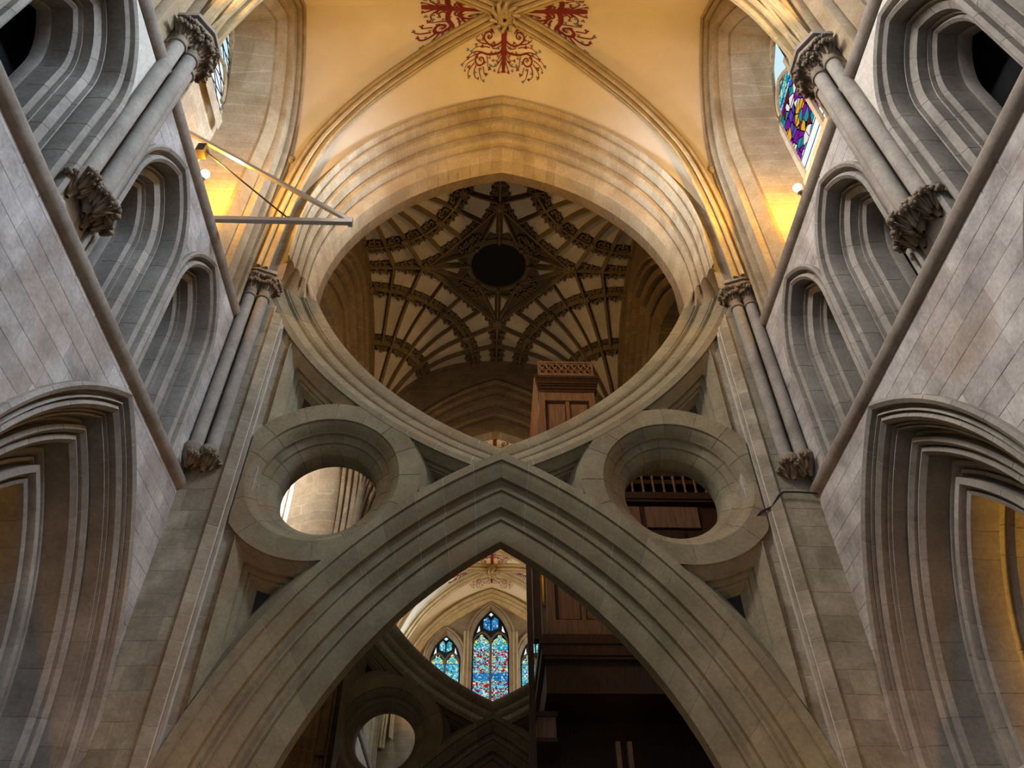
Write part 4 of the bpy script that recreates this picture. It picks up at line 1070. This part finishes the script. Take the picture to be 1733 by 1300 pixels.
# floor and aisles
mb = MB(); mb.grid([[(x, y, FLOOR) for x in (-16, 16)] for y in (-4, 34)]); mb.build('floor', M_FLOOR)['kind'] = 'structure'
for s in (-1, 1):
    for nm, y0, y1 in (('near', -3.5, 10.2), ('far', 17.9, 31.6)):
        mb = MB(); mb.grid([[(s*8.9, y, z) for y in (y0, y1)] for z in (FLOOR, 6.3)]); mb.grid([[(s*x, y, 6.25) for y in (y0, y1)] for x in (5.6, 8.9)])
        for yy in (y0, y1): mb.grid([[(s*x, yy, z) for x in (5.6, 8.9)] for z in (FLOOR, 6.3)])
        mb.build(f'wall_aisle_{SIDE[s]}_{nm}', M_CLER)['kind'] = 'structure'
    # shafts and cross wall at the aisle side of the crossing pier, seen through the arcade
    mb = MB(); mb.grid([[(s*x, 8.95, z) for x in (5.6, 8.9)] for z in (FLOOR, 6.25)]); mb.build(f'wall_aisle_{SIDE[s]}_cross', M_ARCH)['kind'] = 'structure'
    t = empty('aisle_shaft', (s*6.2, 8.7, FLOOR), f'cluster of orange lit shafts in the {SIDE[s]} aisle seen through the arcade', 'shaft', 'aisle shafts')
    for k in range(6):
        m_ = MB(); m_.lathe([(.085, FLOOR), (.085, 6.2)], (s*(5.72+.19*k), 8.62+.09*(k % 2)), 10); m_.build('shaft', M_ARCH, t, 40)
# nave seen through the left eye
yv = YC+4.4
mb = MB(); mb.grid([[(x, yv, z) for x in (-12, -3.9)] for z in (FLOOR, 17.5)]); mb.grid([[(x, YC-4.4, z) for x in (-12, -5.7)] for z in (FLOOR, 17.5)])
mb.grid([[(-12, y, z) for y in (YC-4.4, yv)] for z in (FLOOR, 17.5)]); mb.grid([[(x, y, 17.5) for x in (-12, -5.7)] for y in (YC-4.4, yv)])
mb.build('wall_nave', M_NAVE)['kind'] = 'structure'
t = empty('nave_shaft', (-6.0, yv, 8), 'pale wall shafts of the nave glimpsed through the left eye', 'shaft')
for k, xx in enumerate((-6.25, -6.05, -5.86)):
    m_ = MB(); m_.lathe([(.09, 8), (.09, 17)], (xx, yv-.05), 10); m_.build('shaft', M_NAVE, t, 40)
# choir side behind the organ
mb = MB(); mb.grid([[(9.5, y, z) for y in (8, 20)] for z in (FLOOR, 18)]); mb.grid([[(x, y, 17.6) for y in (8, 20)] for x in (5.6, 9.5)])
for yy in (YC-4.3, YC+4.3): mb.grid([[(x, yy, z) for x in (5.6, 9.5)] for z in (FLOOR, 18)])
mb.build('wall_choir', M_TOWERY)['kind'] = 'structure'

# ------------------------------------------------------------------ organ case
og = empty('organ_case', (2.4, 14.2, FLOOR), 'tall dark oak organ case with cornice and carved pierced frieze on the right', 'organ')
def obox(nm, x0, x1, y0, y1, z0, z1, m=M_OAK, par=None):
    m_ = MB(); m_.box((x0, y0, z0), (x1, y1, z1)); return m_.build(nm, m, par or og)
YO = 13.0
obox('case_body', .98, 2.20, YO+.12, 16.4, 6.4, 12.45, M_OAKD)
for x0, x1 in ((.94, 1.08), (2.10, 2.24)): obox('stile', x0, x1, YO, YO+.14, 6.4, 12.45, M_OAKP)
obox('stile', 1.56, 1.64, YO+.04, YO+.14, 6.4, 12.2, M_OAKP)
for z0, z1 in ((12.2, 12.45), (9.10, 9.30), (6.4, 6.75)): obox('rail', .94, 2.24, YO+.01, YO+.14, z0, z1, M_OAKP)
for x0, x1 in ((1.13, 1.55), (1.65, 2.06)):
    for z0, z1 in ((9.35, 12.15), (6.80, 9.05)):
        p = obox('panel', x0, x1, YO+.085, YO+.13, z0, z1, M_OAKP)
        for q in ((x0-.03, x0+.015, z0, z1), (x1-.015, x1+.03, z0, z1)): obox('panel_bead', q[0], q[1], YO+.06, YO+.13, q[2], q[3], M_OAK, None)
for k, (d, z0, z1) in enumerate(((.02, 12.45, 12.52), (.05, 12.52, 12.60), (.08, 12.60, 12.64), (.11, 12.64, 12.73), (.13, 12.73, 12.77), (.16, 12.77, 12.85))): obox('cornice_moulding', .93-d*.6, 2.25+d*.6, YO-d, 16.4, z0, z1)
fz = obox('frieze_frame', .93, 2.24, YO-.16, YO-.12, 12.85, 12.91, M_OAKP); obox('frieze_frame', .93, 2.24, YO-.16, YO-.12, 13.26, 13.32, M_OAKP)
for x in (.93, 2.20): obox('frieze_frame', x, x+.04, YO-.16, YO-.12, 12.9, 13.28, M_OAKP)
def pierced(xa, xb, za, zb, y, n_, nm='pierced_scroll'):
    for k in range(n_):
        x0 = xa+(xb-xa)*k/n_; w_ = (xb-xa)/n_; m_ = MB(); cx, cz = x0+w_/2, (za+zb)/2; h = (zb-za)/2
        for q in (1, -1):
            m_.tube([(cx+w_*.5*cos(a), y, cz+q*h*.5+h*.45*sin(a)) for a in lin(0, PI*1.6, 9)], .016, 5)
            m_.tube([(x0, y, cz-q*h), (cx-w_*.2, y, cz), (x0+w_, y, cz+q*h)], .015, 5)
        m_.ball((cx, y-.01, cz), .04, 6, 4); m_.build(nm, M_OAKP, og, 60)
pierced(.98, 2.2, 12.92, 13.25, YO-.14, 8)
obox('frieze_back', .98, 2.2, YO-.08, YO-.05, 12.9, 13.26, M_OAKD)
# lower wing to the right with its own frieze and the balustrade seen in the right eye
obox('wing_body', 2.24, 4.9, YO+.35, 16.4, 10.1, 12.0); obox('wing_cornice', 2.24, 5.0, YO+.25, 16.4, 11.86, 12.0)
pierced(2.30, 4.5, 12.02, 12.32, YO+.35, 14); obox('frieze_frame', 2.26, 4.6, YO+.33, YO+.37, 12.32, 12.38)
obox('wing_lower', 2.24, 4.9, YO+.1, 16.4, 6.4, 9.42); obox('rail', 2.24, 4.9, YO-.06, YO+.2, 9.42, 9.58); obox('rail', 2.24, 4.9, YO-.03, YO+.15, 9.36, 9.42, M_OAK); obox('rail', 2.24, 4.9, YO-.02, YO+.1, 10.02, 10.1)
for k in range(12):
    m_ = MB(); x = 2.38+.22*k; m_.lathe([(.028, 9.58), (.034, 9.62), (.02, 9.7), (.026, 9.82), (.02, 9.94), (.034, 10.0), (.028, 10.03)], (x, YO), 8); m_.build('baluster', M_OAKP, og, 40)
obox('panel', 3.02, 4.10, YO+.04, YO+.12, 8.78, 9.28, M_OAKP); obox('panel', 3.0, 3.75, YO+.02, YO+.12, 8.2, 8.70, M_OAK); obox('panel', 2.4, 2.9, YO+.04, YO+.12, 8.3, 9.28, M_OAKP)
# gallery platform underneath
for d, z0, z1 in ((.0, 6.36, 6.42), (.06, 6.22, 6.36), (.03, 6.02, 6.22), (.0, 5.96, 6.02)): obox('platform_moulding', .82-d, 4.9, YO-.1-d, 16.4, z0, z1)
obox('platform_soffit', .86, 4.9, YO, 16.4, 5.4, 5.96); obox('case_post', .56, .66, YO, YO+.16, 3.0, 8.15); obox('case_post', .68, .82, YO+.1, YO+.3, 6.42, 8.1)
obox('post_panel', .83, .92, YO+.05, YO+.1, 6.42, 8.0, M_OAKP)
for k in range(2):
    m_ = MB(); m_.lathe([(.02, 7.0), (.045, 7.1), (.045, 7.9), (.035, 8.0)], (.87, YO-.02+.1*k), 10); m_.build('gilded_pipe', M_GOLD, og, 40)
obox('bracket_box', .70, 1.02, YO+.3, YO+1.2, 4.75, 5.15, M_OAKP); obox('bracket_rim', .66, 1.06, YO+.26, YO+1.24, 5.12, 5.2); obox('bracket_rim', .66, 1.04, YO+.26, YO+1.24, 4.70, 4.77)
obox('lower_screen', .7, 4.9, YO+1.3, 16.4, FLOOR, 5.4, M_OAK)
for x in (1.95, 2.14): obox('screen_post', x, x+.07, YO, YO+.12, 3.2, 4.62, M_OAKP)

# ------------------------------------------------------------------ lamps, bracket, cable
def lamp(s, lab):
    p = Vector((s*4.98, 6.92, 11.5)); t = empty('spotlight', p, lab, 'lamp', 'spotlights on the clerestory ledges')
    m_ = MB(); m_.lathe([(.0, 11.36), (.05, 11.36), (.075, 11.42), (.08, 11.5), (.06, 11.52), (.0, 11.53)], (p.x, p.y), 12); m_.build('lamp_housing', M_METAL, t, 40)
    m_ = MB(); m_.ball((p.x-s*.05, p.y-.05, 11.43), (.075, .075, .06), 10, 6); m_.build('lamp_bulb', emit('lamp_glow', (1, .88, .66), 40), t, 60)
    m_ = MB(); m_.bar((p.x, p.y, 11.38), (p.x+s*.05, p.y, 9.86), .03, .03); m_.build('lamp_stand', M_IRON, t)
    point('spotlight_light', (p.x-s*.02, p.y, 11.72), (1.0, .48, .03), 150, .05)
    spot('spotlight_beam', (s*4.72, 6.92, 11.7), (s*-2.2, 8.0, 16.6), (1.0, .53, .11), 600, 125, .06)
    return t
lamp(-1, 'small glowing spotlight on the left clerestory ledge above the steel bracket')
lamp(1, 'small glowing spotlight below the stained glass on the right clerestory ledge')
br = empty('hoist_bracket', (-4.4, 6.75, 9.9), 'triangular pale steel bracket projecting from the left clerestory ledge', 'bracket')
m_ = MB(); m_.bar((-5.3, 6.75, 9.96), (-2.34, 6.75, 9.96), .07, .085); m_.build('horizontal_beam', M_METAL, br)
m_ = MB(); m_.bar((-5.5, 6.75, 12.58), (-2.33, 6.75, 9.98), .06, .06); m_.build('inclined_beam', M_METAL, br)
m_ = MB(); m_.box((-2.37, 6.70, 9.90), (-2.30, 6.80, 10.02)); m_.build('end_plate', M_METAL, br)
m_ = MB(); m_.tube([(-5.05, 6.75, 11.97), (-3.28, 6.75, 10.02)], .014, 6); m_.ball((-3.28, 6.75, 10.03), .035); m_.build('stay_rod', M_IRON, br)
m_ = MB(); m_.box((-5.16, 6.66, 11.84), (-5.02, 6.84, 12.06)); m_.build('stay_anchor', M_IRON, br)
m_ = MB(); m_.tube([(4.42, 8.58, 6.36), (4.1, 8.58, 6.38), (3.90, 8.58, 6.38), (3.82, 8.6, 6.33), (3.72, 8.67, 6.20), (3.62, 8.7, 6.16), (3.55, 8.69, 6.12), (3.40, 8.78, 5.98)], .014, 6)
tag(m_.build('wall_cable', M_IRON), 'black cable bent across the right crossing pier', 'cable')
m_ = MB(); m_.tube([(-5.35, 18.2, 16.0), (-4.97, 18.2, 12.6), (-4.9, 18.2, 12.55)], .03, 6); tag(m_.build('hanging_rod', M_IRON), 'black rod hanging before the bright nave wall', 'rod')

# other lamps of the church: ledge lights along the near transept and lights in aisles and far transept; plus an added fill in the tower
for s in (-1, 1):
    for yy in (3.0, -.9): spot('ledge_light', (s*4.85, yy-.45, 11.6), (s*-1.0, yy+4.2, 17.4), WARM2, 520, 95, .1)
    for yy in (2*YC-6.9, 2*YC-3.0, 2*YC+.8): spot('ledge_light', (s*4.25, yy, 10.3), (s*-.6, yy+2.0, 17.5), WARM2, 380, 100, .1)
    point('aisle_light', (s*7.3, 7.0, 3.6), (1.0, .50, .08), 330 if s > 0 else 130, .15)
    spot('low_wall_light', (s*3.3, 6.2, -1.3), (s*4.4, 8.4, 1.9), (1.0, .46, .14), 330, 62, .2, .9)
spot('tower_fill_light', (0, YC, 11.3), (0, YC, 18), (1.0, .66, .34), 240, 150, .5)  # added fill without a fixture, brightens the fan vault from below
point('nave_lamp', (-8.6, 16.4, 15.5), WARM, 35, .15)
point('choir_lamp', (7.6, 16.4, 15.0), WARM, 60, .15)
